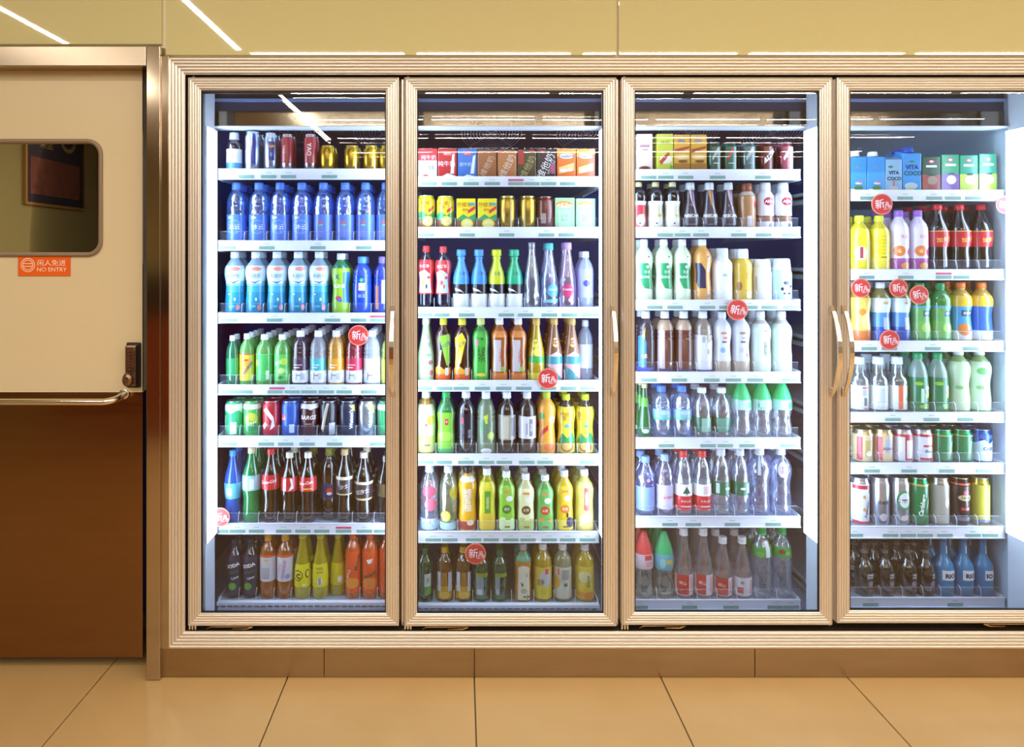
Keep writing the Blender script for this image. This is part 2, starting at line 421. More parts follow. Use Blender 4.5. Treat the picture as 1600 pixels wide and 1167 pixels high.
wb = empty('wall_back', (0, .1, 0)); struct(wb)
WY = .015
mb = MB(); mb.box(XL, XR, WY+.012, .1, 1.93, ZC, M_JOINT); mb.box(XL, -2.6, WY+.012, .1, 0, 1.93, M_JOINT); mb.box(2.0, XR, WY+.012, .1, 0, 1.93, M_JOINT)
rel(mb.build('backing'), wb)
for x0, x1, z0 in ((XL, ax(252, WY), az(69, WY)), (ax(259, WY), ax(963.3, WY), az(86, WY)), (ax(966.7, WY), 2.38, az(86, WY)), (2.386, 3.8, .002), (3.806, 5.2, .002), (5.206, XR, .002)):
    p = MB(); p.box(x0, x1, WY, WY+.012, z0, ZC, M_WALLGLASS, .0015); rel(p.build('glass_panel'), wb)
p = MB(); p.box(XL, -2.62, WY, WY+.012, .002, az(72, WY), M_WALLGLASS, .0015); rel(p.build('glass_panel'), wb)

# steel door frame, filler strip and the kick boards
t1 = empty('trim_1', (-1.2, 0, 0)); struct(t1)
FY = -.012
mb = MB(); mb.box(-2.45, ax(228, FY), FY, .08, az(103, FY), az(72, FY), M_STEEL_H, .002); rel(mb.build('header'), t1)
mb = MB(); mb.box(ax(228.4, FY), ax(250, FY), FY, .08, .002, az(72, FY), M_STEEL, .002); rel(mb.build('jamb'), t1)
mb = MB(); mb.box(-2.6, -2.45, FY, .08, .002, az(72, FY), M_STEEL, .002); rel(mb.build('jamb'), t1)
mb = MB(); mb.box(ax(252, 0), ax(264.5, 0), -.004, .06, az(1013), az(88), M_STEEL, .0015); rel(mb.build('filler_strip'), t1)
mb = MB(); mb.box(ax(228.4), ax(252), .02, .07, .002, az(72), M_BLACK); rel(mb.build('shadow_gap'), t1)
t2 = empty('trim_2', (.5, .01, 0)); struct(t2)
for a, b in ((250.8, 505.5), (506.3, 740.8), (741.6, 1180), (1180.8, 1660)):
    mb = MB(); mb.box(ax(a), ax(b), .004, .03, .0015, az(1012.5), M_KICK, .0012); rel(mb.build('kick_panel'), t2)
mb = MB(); mb.box(ax(252), ax(1660), .03, .06, .001, az(1012), M_BLACK); rel(mb.build('backing'), t2)

# the staff door
d = empty('door_1', (ax(0), .05, 0)); struct(d)
LY = .045; LX0, LX1 = -2.44, ax(222.5, LY)
wz1, wz0, wx1, wx0, wr = az(221, LY), az(397, LY), ax(157.5, LY), ax(-60, LY), .042
def rounded(x0, x1, z0, z1, r, n=6):
    pts = []
    for cx_, cz_, a0 in ((x1-r, z1-r, 0), (x0+r, z1-r, 90), (x0+r, z0+r, 180), (x1-r, z0+r, 270)):
        for k in range(n+1):
            a = math.radians(a0+90*k/n); pts.append((cx_+r*math.cos(a), cz_+r*math.sin(a)))
    return pts
mb = MB()                                   # cream upper sheet with a rounded window hole
ztop, zmid = az(104, LY), az(611, LY)
hole = rounded(wx0, wx1, wz0, wz1, wr)
outer = []
for x, z in hole:
    cx_, cz_ = (wx0+wx1)/2, (wz0+wz1)/2
    dx, dz = x-cx_, z-cz_; k = min(((LX1 if dx > 0 else LX0)-cx_)/dx if abs(dx) > 1e-9 else 1e9, ((ztop if dz > 0 else zmid)-cz_)/dz if abs(dz) > 1e-9 else 1e9)
    outer.append((cx_+dx*k, cz_+dz*k))
n = len(hole)
corner = [(LX1, ztop), (LX0, ztop), (LX0, zmid), (LX1, zmid)]
vs = [(x, LY, z) for x, z in hole]+[(x, LY, z) for x, z in outer]+[(x, LY, z) for x, z in corner]
fs = [(i, n+i, n+(i+1) % n, (i+1) % n) for i in range(n)]
for k in range(4):
    i = max(range(n), key=lambda j: -((outer[j][0]-corner[k][0])**2+(outer[j][1]-corner[k][1])**2))
    best = None
    for j in range(n):                      # wedge between the two rays that straddle the corner
        a, b = outer[j], outer[(j+1) % n]
        if abs(a[0]-b[0]) > 1e-4 and abs(a[1]-b[1]) > 1e-4 and abs((a[0] if abs(a[0]-corner[k][0]) < 1e-4 else b[0])-corner[k][0]) < 1e-4 and abs((a[1] if abs(a[1]-corner[k][1]) < 1e-4 else b[1])-corner[k][1]) < 1e-4: best = j
    if best is not None: fs.append((n+best, 2*n+k, n+(best+1) % n))
mb.add(vs, fs, M_CREAM)
mb.box(LX0, LX1, LY+.004, LY+.006, zmid, wz0-.03, M_CREAM); mb.box(LX0, LX1, LY+.004, LY+.006, wz1+.03, ztop, M_CREAM)
mb.box(wx1+.03, LX1, LY+.004, LY+.04, zmid, ztop, M_CREAM)
mb.box(LX0, LX1, LY, LY+.01, zmid-.003, zmid+.0005, M_JOINT)
rel(mb.build('leaf'), d)
mb = MB(); mb.box(LX0, LX1, LY+.0015, LY+.03, .038, zmid-.002, noisy('kick_steel', '8C6A4A', '9A7856', (3, 3, 40), (.16, .3), 1.0), .001); rel(mb.build('kick_plate'), d)
g = MB(); pr = [(-.007, LY), (-.007, LY-.007), (.004, LY-.007), (.006, LY+.012)]
vs = []
for u, y in pr: vs += [(x, y, z) for x, z in rounded(wx0+u, wx1-u, wz0+u, wz1-u, wr-u*.6)]
m_ = len(hole); fs = [(i*m_+j, i*m_+(j+1) % m_, (i+1)*m_+(j+1) % m_, (i+1)*m_+j) for i in range(3) for j in range(m_)]
g.add(vs, fs, plain('8E7B66', .4), True); gk = rel(g.build('window_gasket'), d)
p = MB(); p.add([(x, LY+.011, z) for x, z in rounded(wx0, wx1, wz0, wz1, wr)], [tuple(range(m_))[::-1]], M_DARKPANE)
p.add([(x, LY+.016, z) for x, z in rounded(wx0, wx1, wz0, wz1, wr)], [tuple(range(m_))[::-1]], plain('0A0A08', .6)); rel(p.build('window_pane'), d)
mb = MB(); BZ, BY = az(626, 0), -.02      # push bar
px1 = ax(183, 0)
pts = [(-2.3, BY, BZ)]+[(px1-.03-.0, BY, BZ)]+[(px1-.03+.03*math.sin(a), BY+.03*(1-math.cos(a)), BZ+.007*(a/1.57)) for a in (.3, .6, .9, 1.2, 1.5)]+[(px1, LY, BZ+.012)]
mb.tube(pts, .0105, M_CHROME, 14); pb = rel(mb.build('push_bar'), d)
mb = MB(); mb.lathe([(-LY, .016), (-LY+.004, .016), (-LY+.004, .011)], M_CHROME, 16, (px1, 0, BZ+.012), axis='y'); o = mb.build('rosette'); o.parent = pb
lk = empty('keypad_lock', (0, 0, 0)); rel(lk, d)
kx, kz0, kz1 = ax(207, .03), az(606, .03), az(536, .03)
mb = MB(); mb.box(ax(196.5, .035), ax(219, .035), .036, .0445, kz0-.001, kz1+.001, M_BLACK, .004); o = mb.build('backplate'); o.parent = lk
mb = MB(); mb.box(ax(196.5, .02), ax(214, .02), .012, .04, az(603, .02), az(539, .02), M_BRONZE, .006); o = mb.build('housing'); o.parent = lk
for r in range(7):
    for cxx in (201.5, 208):
        mb = MB(); mb.lathe([(-.012, .0038), (-.007, .0036), (-.0062, .0026)], M_BRONZE, 10, (ax(cxx, .01), 0, az(549+r*4.8, .01)), axis='y'); o = mb.build('button'); o.parent = lk
mb = MB(); mb.lathe([(-.012, .006), (.004, .007), (.008, .012), (.013, .0165), (.018, .0145), (.022, .008)], M_BRONZE, 22, (ax(200, -.01), 0, az(593, -.01)), axis='y')
for i, v in enumerate(mb.v): mb.v[i] = (v[0], v[1], az(593, -.01)+(v[2]-az(593, -.01))*1.35)
o = mb.build('knob'); o.parent = lk

# orange sign
sg = empty('no_entry_sign', (ax(70, LY), LY-.001, az(415, LY)))
tag(sg, 'orange plastic no entry sign stuck on the cream staff door', 'sign')
mb = MB(); mb.box(ax(29, LY), ax(110.5, LY), LY-.003, LY-.0005, az(431, LY), az(398.5, LY), plain('E8641C', .4)); rel(mb.build('plate'), sg)
def flat_print(name, s, px, py, hpx, mat, Y, parent, bold=.0, rot=0, shear=0.0, wpx=None):
    v, fs = text(s, bold, shear); k = (D+Y)/FPX; c0 = at(px, py, Y); sx = 1
    if wpx: sx = wpx/((max(p[0] for p in v)-min(p[0] for p in v))*hpx)
    m = MB(); ca, sa = math.cos(math.radians(rot)), math.sin(math.radians(rot))
    m.add([(c0.x+(x*sx*ca-y*sa)*hpx*k, Y, c0.z+(x*sx*sa+y*ca)*hpx*k) for x, y in v], fs, mat)
    o = m.build(name)
    return rel(o, parent) if parent.location.length else o
SW = plain('FBE8D6', .5)
flat_print('lettering', '闲人免进', 80.5, 410.5, 9.6, SW, LY-.0036, sg, .015, wpx=44)
flat_print('lettering', 'NO ENTRY', 81, 421, 6.4, SW, LY-.0036, sg, .0, wpx=46)
m = MB()
for r0, r1 in ((11, 9.9), (8.2, 7.2)):
    c0 = at(43.5, 414, LY-.0036); k = (D+LY)/FPX; q = 28
    vs = [(c0.x+r*k*math.sin(2*PI*j/q), c0.y, c0.z+r*k*math.cos(2*PI*j/q)) for r in (r0, r1) for j in range(q)]
    m.add(vs, [(j, (j+1) % q, q+(j+1) % q, q+j) for j in range(q)], SW)
for y0, y1 in ((411.2, 412.2), (415.6, 416.6)):
    a, b = at(36.4, y1, LY-.0037), at(50.6, y0, LY-.0037); m.add([(a.x, a.y, a.z), (b.x, a.y, a.z), (b.x, a.y, b.z), (a.x, a.y, b.z)], [(0, 1, 2, 3)], SW)
rel(m.build('emblem'), sg)

# ceiling strips
def strip(x0, y0, x1, y1, txt):
    L = math.hypot(x1-x0, y1-y0); e = empty('ceiling_light', ((x0+x1)/2, (y0+y1)/2, ZC))
    tag(e, txt, 'ceiling light', 'linear ceiling lights over the shop floor')
    h = MB(); hx, hy = (abs(x1-x0)/2 or .03), (abs(y1-y0)/2 or .03)
    h.box(e.location.x-hx, e.location.x+hx, e.location.y-hy, e.location.y+hy, ZC-.025, ZC, plain('E8E2D4', .5)); rel(h.build('housing'), e)
    h = MB(); bx, by = (hx-.01, .019) if hx > hy else (.019, hy-.01)
    ex, ey = e.location.x, e.location.y
    h.box(ex-bx, ex+bx, ey-by, ey+by, ZC-.0325, ZC-.0251, M_CEIL)
    h.add([(ex-bx, ey-by, ZC-.033), (ex+bx, ey-by, ZC-.033), (ex+bx, ey+by, ZC-.033), (ex-bx, ey+by, ZC-.033)], [(3, 2, 1, 0)], M_ROOMGLOW); rel(h.build('diffuser'), e)
for L in (1.5, 2.68, 3.85, 5.0, 6.1, 7.2):
    for i in range(-1, 5):
        x0 = -.36+i*1.19; strip(x0+.035, -L, x0+1.19-.035, -L, f'slim warm white strip light, {("first","second","third","fourth","fifth","sixth")[i+1]} along its ceiling row, {("nearest the cooler","one row off the cooler","two rows off the cooler","three rows off","four rows off","five rows off")[(1.5, 2.68, 3.85, 5.0, 6.1, 7.2).index(L)]}')
for xs, y0, y1, wh in ((-1.56, -1.45, -2.6, 'nearest the first glass door'), (-1.62, -3.9, -5.05, 'in the middle of the shop'), (-1.62, -5.1, -6.2, 'deepest in the shop'), (-2.69, -1.5, -2.6, 'nearest the staff door'), (-2.69, -2.7, -3.8, 'behind the staff door one')):
    strip(xs, y0, xs, y1, 'slim strip light running towards the cooler wall, '+wh)

# shop fittings behind the viewer (seen in the steel and the glass)
g = empty('shop_gondola', (-.8, -2.95, 0)); tag(g, 'low brown shelving unit standing opposite the cooler', 'shelving')
MG = noisy('red_brown_board', '8A3A12', '9A4618', (2, 2, 2), (.4, .5)); MG2 = plain('241A14', .5)
for x0, x1 in ((-3.0, -1.75), (-1.74, -.5), (-.49, .75)):
    mb = MB(); mb.box(x0, x1, -3.2, -2.7, 0, .88, MG, .004); rel(mb.build('cabinet'), g)
    mb = MB(); mb.box(x0, x1, -3.2, -2.72, .88, 1.2, MG2, .004); rel(mb.build('upper_case'), g)
for k, (y0, y1, t) in enumerate(((-3.94, -4.86, 'framed dark snack poster hanging near the staff door wall end'), (-5.22, -6.1, 'framed dark snack poster further along the shop side wall'))):
    p = empty('wall_poster', (XL+.01, (y0+y1)/2, 1.82)); tag(p, t, 'poster')
    mb = MB(); mb.box(XL+.001, XL+.02, y1, y0, 1.82, 2.75, plain('1A1630', .4)); rel(mb.build('print'), p)
    mb = MB(); mb.box(XL+.02, XL+.022, y1+.06, y0-.06, 1.9, 2.25, noisy('nut_print', '3A1410', '8A4A34', (14, 14, 14), (.5, .6))); rel(mb.build('picture'), p)
    for tx, yy, zz_, hh in (('香脆', y1+.30*(y0-y1)+.34, 2.55, .12), ('坚果', y1+.30*(y0-y1)+.34, 2.40, .10)):
        v, fs_ = text(tx); mb = MB(); mb.add([(XL+.0205, yy+x*hh, zz_+y*hh) for x, y in v], fs_, plain('A89038', .5)); rel(mb.build('lettering'), p)
    mb = MB(); q = 28; cy = y1+.26
    mb.add([(XL+.0206, cy+r*math.sin(2*PI*j/q), 2.5+r*math.cos(2*PI*j/q)) for r in (.14, .10) for j in range(q)], [(j, (j+1) % q, q+(j+1) % q, q+j) for j in range(q)], plain('8A7A48', .5)); rel(mb.build('emblem'), p)
    for a, b, z0, z1 in ((y1-.025, y1, 1.795, 2.775), (y0, y0+.025, 1.795, 2.775), (y1, y0, 1.795, 1.82), (y1, y0, 2.75, 2.775)):
        mb = MB(); mb.box(XL+.001, XL+.035, a, b, z0, z1, plain('B08A50', .35, .6)); rel(mb.build('frame_bar'), p)

# ------------------------------------------------------------------ the cooler
CO = empty('display_cooler', (.5, .1, .09))
tag(CO, 'four-door beverage cooler with champagne aluminium frame set into the wall', 'cooler')
BX0, BX1 = ax(262), ax(1676)
def ridges(u0, n, pitch, ylo, yhi):
    out = []
    for i in range(n):
        u = u0+i*pitch
        w_, h_ = pitch*.84, (ylo-yhi)*.45
        out += [(u, ylo)]+[(u+w_/2-w_/2*math.cos(a), yhi+h_-h_*math.sin(a)) for a in (.12, .5, .95, 1.4, 1.75, 2.2, 2.65, 3.02)]+[(u+w_, ylo)]
    return out
prof = [(0, .05), (0, .001)]+ridges(.001, 5, .0102, .0045, -.0015)+[(.0525, .0045), (.0525, .007)]
mb = MB(); mb.ring(BX0, BX1, az(1013.8), az(89.5), prof, M_ALU); rel(mb.build('outer_frame'), CO)
mb = MB(); mb.ring(BX0, BX1, az(1013.8), az(89.5), [(.0525, .0072), (.0527, .0072), (.0527, .05)], M_GAPSHADE); rel(mb.build('frame_return'), CO)  # aluminium return coloured dark: shade of the gap round the doors, painted in
DOORS = [(293.6, 622.9), (631.5, 963.2), (971.8, 1301), (1308.3, 1640)]
MULL = [-.845, -.186, .494, 1.176, 1.848]
FX0, FX1, FZ0, FZ1 = ax(290), ax(1648), az(985.8), az(115.8)
for i, px in enumerate((627.2, 967.4, 1304.6)):
    mb = MB(); mb.box(ax(px-14), ax(px+14), .046, .0495, FZ0, FZ1, M_MULL); mb.box(ax(px-1.2), ax(px+2.2), .03, .046, FZ0, az(120), M_ALU, .001)
    rel(mb.build('mullion_cover'), CO)
for z0, z1 in ((FZ0-.02, az(959, .05)), (az(146, .05), FZ1+.02)):
    mb = MB(); mb.box(FX0-.05, FX1+.05, .047, .058, z0, z1, M_MULL if z1 > 1 else plain('3A2E22', .5)); rel(mb.build('rebate'), CO)
for x in (FX0-.05, FX1):
    mb = MB(); mb.box(x, x+.05+.012, .047, .058, FZ0, FZ1, M_BLACK); rel(mb.build('rebate'), CO)
for px in (365, 557, 705, 1035, 1225, 1390):
    mb = MB(); mb.lathe([(-.047, .0035), (-.044, .003), (-.0435, .001)], M_BLACK, 8, (ax(px, .045), 0, az(118.6, .045)), axis='y'); rel(mb.build('screw'), CO)
# liner, header, light posts and bars
IX0, IX1, IY1, IZ0, IZ1 = -.95, 1.95, 1.4, .135, 2.2
mb = MB(); mb.box(IX0, IX1, IY1, IY1+.05, IZ0, IZ1, M_NAVY); rel(mb.build('back_liner'), CO)
for xa, xb, m_i in ((IX0-.05, IX0, M_NAVY), (1.826, IX1, M_SIDEW)):
    mb = MB(); mb.box(xa, xb, .12, IY1, IZ0, IZ1, m_i); rel(mb.build('side_liner'), CO)
mb = MB(); mb.box(-.3, 1.3, .74, .78, IZ1-.03, IZ1, M_WHITE_IN); mb.add([(-.29, .745, IZ1-.031), (1.29, .745, IZ1-.031), (1.29, .775, IZ1-.031), (-.29, .775, IZ1-.031)], [(3, 2, 1, 0)], glow('added_cooler_fill', TUBE_COL, 34.0)); rel(mb.build('added_fill_lamp'), CO)  # unseen lamp, added to brighten the fan guards and the back liner
mb = MB(); mb.box(IX0, IX1, .06, IY1, IZ1, IZ1+.04, M_NAVY); rel(mb.build('top_liner'), CO)
mb = MB(); mb.box(IX0, IX1, .06, IY1, IZ0-.04, IZ0, plain('9AA6C0', .4)); rel(mb.build('floor_liner'), CO)
M_HEAD = noisy('wavy_header_steel', '8E867A', '989084', (3, 1, 5), (.08, .12), 1.0, bump=.3, detail=1)
mb = MB(); mb.box(IX0, IX1, .157, .16, 1.752, 1.806, M_HEAD); rel(mb.build('header_strip'), CO)
mb = MB(); mb.box(IX0, IX1, .16, .19, 1.752, IZ1, M_LINER)
mb.box(IX0, IX1, .13, .19, 1.747, 1.752, M_WHITE_IN); mb.box(IX0, IX1, .145, .16, 1.838, 1.846, plain('8FA6D8', .3)); rel(mb.build('header_panel'), CO)
for i, b in enumerate(MULL):
    mb = MB(); mb.box(b-.026, b+.026, .0585, .14, IZ0, 1.94, M_WHITE_IN, .003); rel(mb.build('light_post'), CO)
    for s in (-1, 1):
        if (i == 0 and s < 0) or (i == 4 and s > 0): continue
        mb = MB(); mb.box(min(b+s*.0265, b+s*.033), max(b+s*.0265, b+s*.033), .050, .138, .40, 1.735, M_WHITE_IN)
        q = [(b+s*.0334, .050, .40), (b+s*.0334, .138, .40), (b+s*.0334, .138, 1.735), (b+s*.0334, .050, 1.735)]
        mb.add(q, [(0, 1, 2, 3) if s > 0 else (3, 2, 1, 0)], M_TUBEGLOW); o = rel(mb.build('light_bar'), CO); o['label'] = 'glowing cool white light bar'
for px in (600, 768, 917, 1075, 1206, 445):
    c0 = at(px, 209, 1.22); f_ = MB()
    tilt = Matrix.Rotation(math.radians(64), 3, 'X')
    for k in range(1, 11):
        r = .148*k/10; q = 36
        f_.tube([c0+tilt@Vector((r*math.cos(2*PI*j/q), 0, r*math.sin(2*PI*j/q))) for j in range(q+1)], .0022, M_FAN, 4, False)
    for a in (45, 135):
        v = Vector((math.cos(math.radians(a)), 0, math.sin(math.radians(a))))*.15
        f_.tube([c0+tilt@v, c0-tilt@v], .0025, M_FAN, 4)
    rel(f_.build('fan_guard'), CO)
mb = MB(); mb.box(-.7, 1.55, 1.02, 1.38, 1.99, 2.19, plain('1A2340', .5)); rel(mb.build('evaporator'), CO)

# glass doors
dprof = [(0, .046), (0, .0015), (.0035, -.001)]+ridges(.005, 4, .0078, .0028, -.0016)+[(.0365, .0004), (.0398, .002), (.0398, .0085), (.022, .0105), (.022, .046)]
GR = plain('1C1A1E', .5)
HPX = (614, 957, 1298.6, 1317); HSIDE = (1, 1, 1, -1)
for i, (a, b) in enumerate(DOORS):
    x0, x1, z0, z1 = ax(a), ax(b), az((978, 978.6, 976.6, 973.8)[i]), az(121)
    mb = MB(); mb.ring(x0, x1, z0, z1, dprof, M_ALU)
    dr = rel(mb.build('glass_door'), CO)
    dr['label'] = ('hinged glass door beside the staff door', 'second hinged glass door from the staff door', 'third hinged glass door with handle near the fourth', 'last hinged glass door, handle on its near edge')[i]
    gx0, gx1, gz0, gz1 = x0+.0398, x1-.0398, z0+.0398, z1-.0398
    mb = MB(); mb.ring(gx0, gx1, gz0, gz1, [(-.001, .004), (-.001, .0035), (.0035, .0035), (.0035, .0095)], GR); o = mb.build('gasket'); o.parent = dr
    for mat, y, nm, th in ((M_PANE, .010, 'front_pane', .0004*(i-1.5)), (M_PANE2, .036, 'rear_pane', .004*(1 if i % 2 else -1))):
        mb = MB(); hz = (gz1-gz0)/2
        gw = .0 if nm == 'front_pane' else .0175
        mb.add([(gx0-gw, y+th*hz, gz0-gw), (gx1+gw, y+th*hz, gz0-gw), (gx1+gw, y-th*hz, gz1+gw), (gx0-gw, y-th*hz, gz1+gw)], [(0, 1, 2, 3)], mat); o = mb.build(nm); o.parent = dr
    # bow handle
    hx = ax(HPX[i], 0); zt, zb = az(477), az(619); vs, fs, n = [], [], 16
    for k in range(n+1):
        t = k/n; y = -.004-.048*math.sin(PI*t)**.8; z = zt+(zb-zt)*t; hw = .0048+.0018*math.sin(PI*t)
        vs += [(hx-hw, y, z), (hx+hw, y, z), (hx+hw, y+.006, z), (hx-hw, y+.006, z)]
    for k in range(n):
        for q in range(4): fs.append((4*k+q, 4*k+(q+1) % 4, 4*k+4+(q+1) % 4, 4*k+4+q))
    fs += [(3, 2, 1, 0), (4*n, 4*n+1, 4*n+2, 4*n+3)]
    mb = MB(); mb.add(vs, fs, M_CHROME); h = mb.build('handle'); h.parent = dr; h['label'] = 'polished bow handle'
    for zz in (zt-.016, zb+.016):
        mb = MB(); mb.box(hx-.005, hx+.005, -.007, 0, zz-.011, zz+.011, M_CHROME, .001); o = mb.build('handle_foot'); o.parent = dr
    hgx = x0+.011 if i < 3 else x1-.011
    mb = MB(); mb.lathe([(0, .009), (.003, .0085), (.005, .004), (.009, .0025)], M_ALU, 12, (hgx, .018, z1+.0005)); o = mb.build('hinge_pin'); o.parent = dr
    mb = MB(); mb.box(hgx-.012, hgx+.012, .012, .03, FZ0+.001, z0-.001, M_BRONZE, .001)
    for k in (-1, 0, 1): mb.lathe([(FZ0+.001, .003), (z0-.002, .003)], M_CHROME, 8, (hgx+k*.009, .009, 0))
    o = mb.build('hinge_bracket'); o.parent = dr
    s = 1 if i < 3 else -1; br = plain('C8A068', .3, .9); zz = z0-.003
    mb = MB(); mb.tube([(hgx+s*.045, .006, zz-.009), (hgx+s*.058, .006, zz-.003), (hgx+s*.19, .006, zz-.003)], .0013, br, 6)
    mb.tube([(hgx+s*.125, .005, zz-.009), (hgx+s*.172, .005, zz-.009), (hgx+s*.19, .006, zz-.003)], .0016, br, 6)
    o = mb.build('hold_open_arm'); o.parent = dr

# shelves
SX = [(-.813, -.216), (-.158, .462), (.525, 1.136), (1.212, 1.820)]
SHY, SHB = .148, .80
LIPS = [[(264, 280), (376, 391), (489, 504), (601, 616), (681, 697.5), (817.5, 833.5), (937, 953)],
        [(276, 291), (355, 371), (480, 496), (594, 610.5), (709, 726), (830, 847), (941, 956)],
        [(265, 281), (355, 371), (468.5, 484), (581, 597.5), (683.5, 700), (806.5, 823), (937, 952)],
        [(297, 313.5), (421, 437), (532.5, 548.5), (644, 659), (723, 739.5), (822, 840), (933.5, 948)]]
TAGS = [[(385, 420, 451, 515), (356, 417, 497, 569), (358, 429, 520, 560.6, 590.5), (359, 382, 430, 457, 483, 510, 538, 576.6), (358, 416, 446.5, 480, 523, 590.5), (345, 371, 401, 443.6, 473.5, 503, 537, 569.6, 597), ()],
        [(670, 701.6, 736, 769, 806, 831, 857, 887), (665.6, 730, 791.6, 854, 885), (663, 690, 729, 791, 821, 858.5, 890, 921.5), (663, 694, 720.6, 753.7, 787, 818.5, 857, 888, 919), (665, 694, 727.6, 760, 788, 823, 852, 918), (677, 703, 740, 767.5, 798, 825, 858, 887, 918), ()],
        [(1013, 1040, 1071, 1121, 1192), (1039, 1066, 1095, 1154, 1193, 1235), (1022.6, 1054.5, 1105, 1135.5, 1171.5, 1202, 1235.6), (1013.6, 1061, 1112, 1145.6, 1180, 1234.5), (1041, 1106, 1133, 1167, 1232), (1046.6, 1083, 1144, 1208), (1000, 1077, 1142, 1211, 1236)],
        [(1355.7, 1413.7, 1459, 1488.7, 1520), (1353.6, 1414.7, 1474, 1502), (1357.5, 1389, 1457, 1516.5), (1394.5, 1455, 1508), (1362, 1420, 1479, 1537), (1336, 1391, 1418.5, 1445, 1476, 1519.7, 1546.8), (1360, 1492)]]
REDTAGS = {(0, 2): (590.5,), (0, 3): (433,), (0, 5): (537,), (1, 0): (806,), (3, 1): (1474,)}
k_ = (D+SHY)/FPX
tb = MB(); tb.box(-12*k_, 12*k_, -.0012, 0, -2.4*k_, 2.4*k_, M_TAG)
for q, (u0, u1) in enumerate(((-4, -1.5), (-.8, .6), (1.2, 4))): tb.box(u0*k_, u1*k_, -.0008, 0, 5.6*k_, 6.6*k_, plain('A9A9BE', .5))
TAGM = tb.mesh('price_tag')
tb = MB(); tb.box(-12*k_, 12*k_, -.0016, 0, -1.5*k_, 1.5*k_, M_TAGRED); REDM = tb.mesh('promo_tag')
M_DIVEDGE2 = liquid('#F4F2F4', .55, 'FFFFFF', .3)
def divider_mesh():
    m = MB(); pts = [(0, 0), (0, .022)]+[(.014-.014*math.cos(a), .022+.018*math.sin(a)) for a in (.5, 1.0, 1.57)]+[(.5, .04), (.5, 0)]
    n = len(pts); vs = [(x, y, z) for x in (-.0009, .0009) for y, z in pts]
    m.add(vs, [tuple(range(n))[::-1], tuple(range(n, 2*n))], M_CLEARPL)
    e = [(i, i+1, n+i+1, n+i) for i in range(4)]; m.add(vs, e, M_DIVEDGE)
    return m.mesh('lane_divider')
DIVM = divider_mesh()
def short_divider():
    m = MB(); pts = [(0, 0), (0, .022)]+[(.014-.014*math.cos(a), .022+.018*math.sin(a)) for a in (.5, 1.0, 1.57)]+[(.022, .04), (.022, 0)]
    n = len(pts); vs = [(x, y, z) for x in (-.0009, .0009) for y, z in pts]
    m.add(vs, [tuple(range(n))[::-1], tuple(range(n, 2*n))], M_CLEARPL)
    m.add(vs, [(i, i+1, n+i+1, n+i) for i in range(4)], M_DIVEDGE2)
    return m.mesh('lane_divider')
SHELF_Z = [[0]*7 for _ in range(4)]
ORD = ('top', 'second', 'third', 'fourth', 'fifth', 'sixth', 'bottom'); DORD = ('first', 'second', 'third', 'fourth')
SHELF_OBJ = {}
for di in range(4):
    x0, x1 = SX[di]
    for ri, (pt, pb_) in enumerate(LIPS[di]):
        zt, zb = az(pt, SHY), az(pb_, SHY); zs = zt-.009; SHELF_Z[di][ri] = zs
        mb = MB(); mb.box(x0, x1, SHY+.006, SHB, zs-.012, zs, M_SHELF)
        mb.box(x0, x1, SHY+.006, SHY+.012, zb+.002, zs, M_WHITE_IN)
        for x in (x0, x1-.003): mb.box(x, x+.003, SHY+.006, SHB, zs-.028, zs+.012, M_WHITE_IN)
        sh = rel(mb.build('shelf'), CO); SHELF_OBJ[di, ri] = sh
        grille = ri == 6 and di < 2
        mb = MB()
        if grille:
            mb.box(x0, x1, SHY-.004, SHY+.006, zb, zt-.026*.9, M_LIP, .001); mb.box(x0, x1, SHY-.012, SHY+.006, zt-.014, zt-.003, M_LIP, .001)
            n = 26
            for q in range(n+1):
                xx = x0+.004+(x1-x0-.012)*q/n; mb.box(xx, xx+.0055, SHY-.003, SHY+.004, zt-.025, zt-.013, M_LIP)
            mb.box(x0, x1, SHY+.004, SHY+.0059, zt-.025, zt-.013, plain('2A2630', .6))
            o = mb.build('air_grille'); o.parent = sh
        else:
            mb.box(x0, x1, SHY-.001, SHY+.0059, zb, zt, M_LIP, .0012)
            mb.box(x0, x1, SHY-.004, SHY, zb-.0015, zb+.0015, M_LIP); mb.box(x0, x1, SHY-.003, SHY, zt-.0015, zt+.001, M_LIP)
            o = mb.build('price_rail'); o.parent = sh
        for px in TAGS[di][ri]:
            o = obj('price_tag', TAGM, None, (ax(px, SHY), SHY-.0012, zb+.0085)); o.parent = sh
        for px in REDTAGS.get((di, ri), ()):
            o = obj('promo_tag', REDM, None, (ax(px, SHY), SHY-.0012, zb+.0205)); o.parent = sh
        if not grille and ri > 0 and not (di == 1 and ri in (2, 3)):
            mb = MB(); mb.box(x0+.004, x1-.004, SHY+.0062, SHY+.0078, zs+.001, zs+.040, M_CLEARPL); mb.box(x0+.004, x1-.004, SHY+.0062, SHY+.0078, zs+.040, zs+.0412, M_DIVEDGE)
            o = mb.build('front_guard'); o.parent = sh
#SPLIT2#

# ------------------------------------------------------------------ what stands on the shelves
ITEMS = []
def W(di, ri, xs, top, wpx, sh, body, look, nick, name, cap=None, lab=(), deep=1, **k):
    for i, x in enumerate(xs if isinstance(xs, (list, tuple)) else [xs]):
        tp = top[i] if isinstance(top, (list, tuple)) else top
        ITEMS.append(dict(di=di, ri=ri, x=x, top=tp, w=wpx, sh=sh, body=body, look=look, nick=nick, name=name, cap=cap, lab=list(lab), deep=deep, **k))
CLEAR = ('g', '#F0F6FF'); WATER = ('g', '#E4EEFF'); COLA = ('l', '#1A0A08', .86, '#2A0E08')

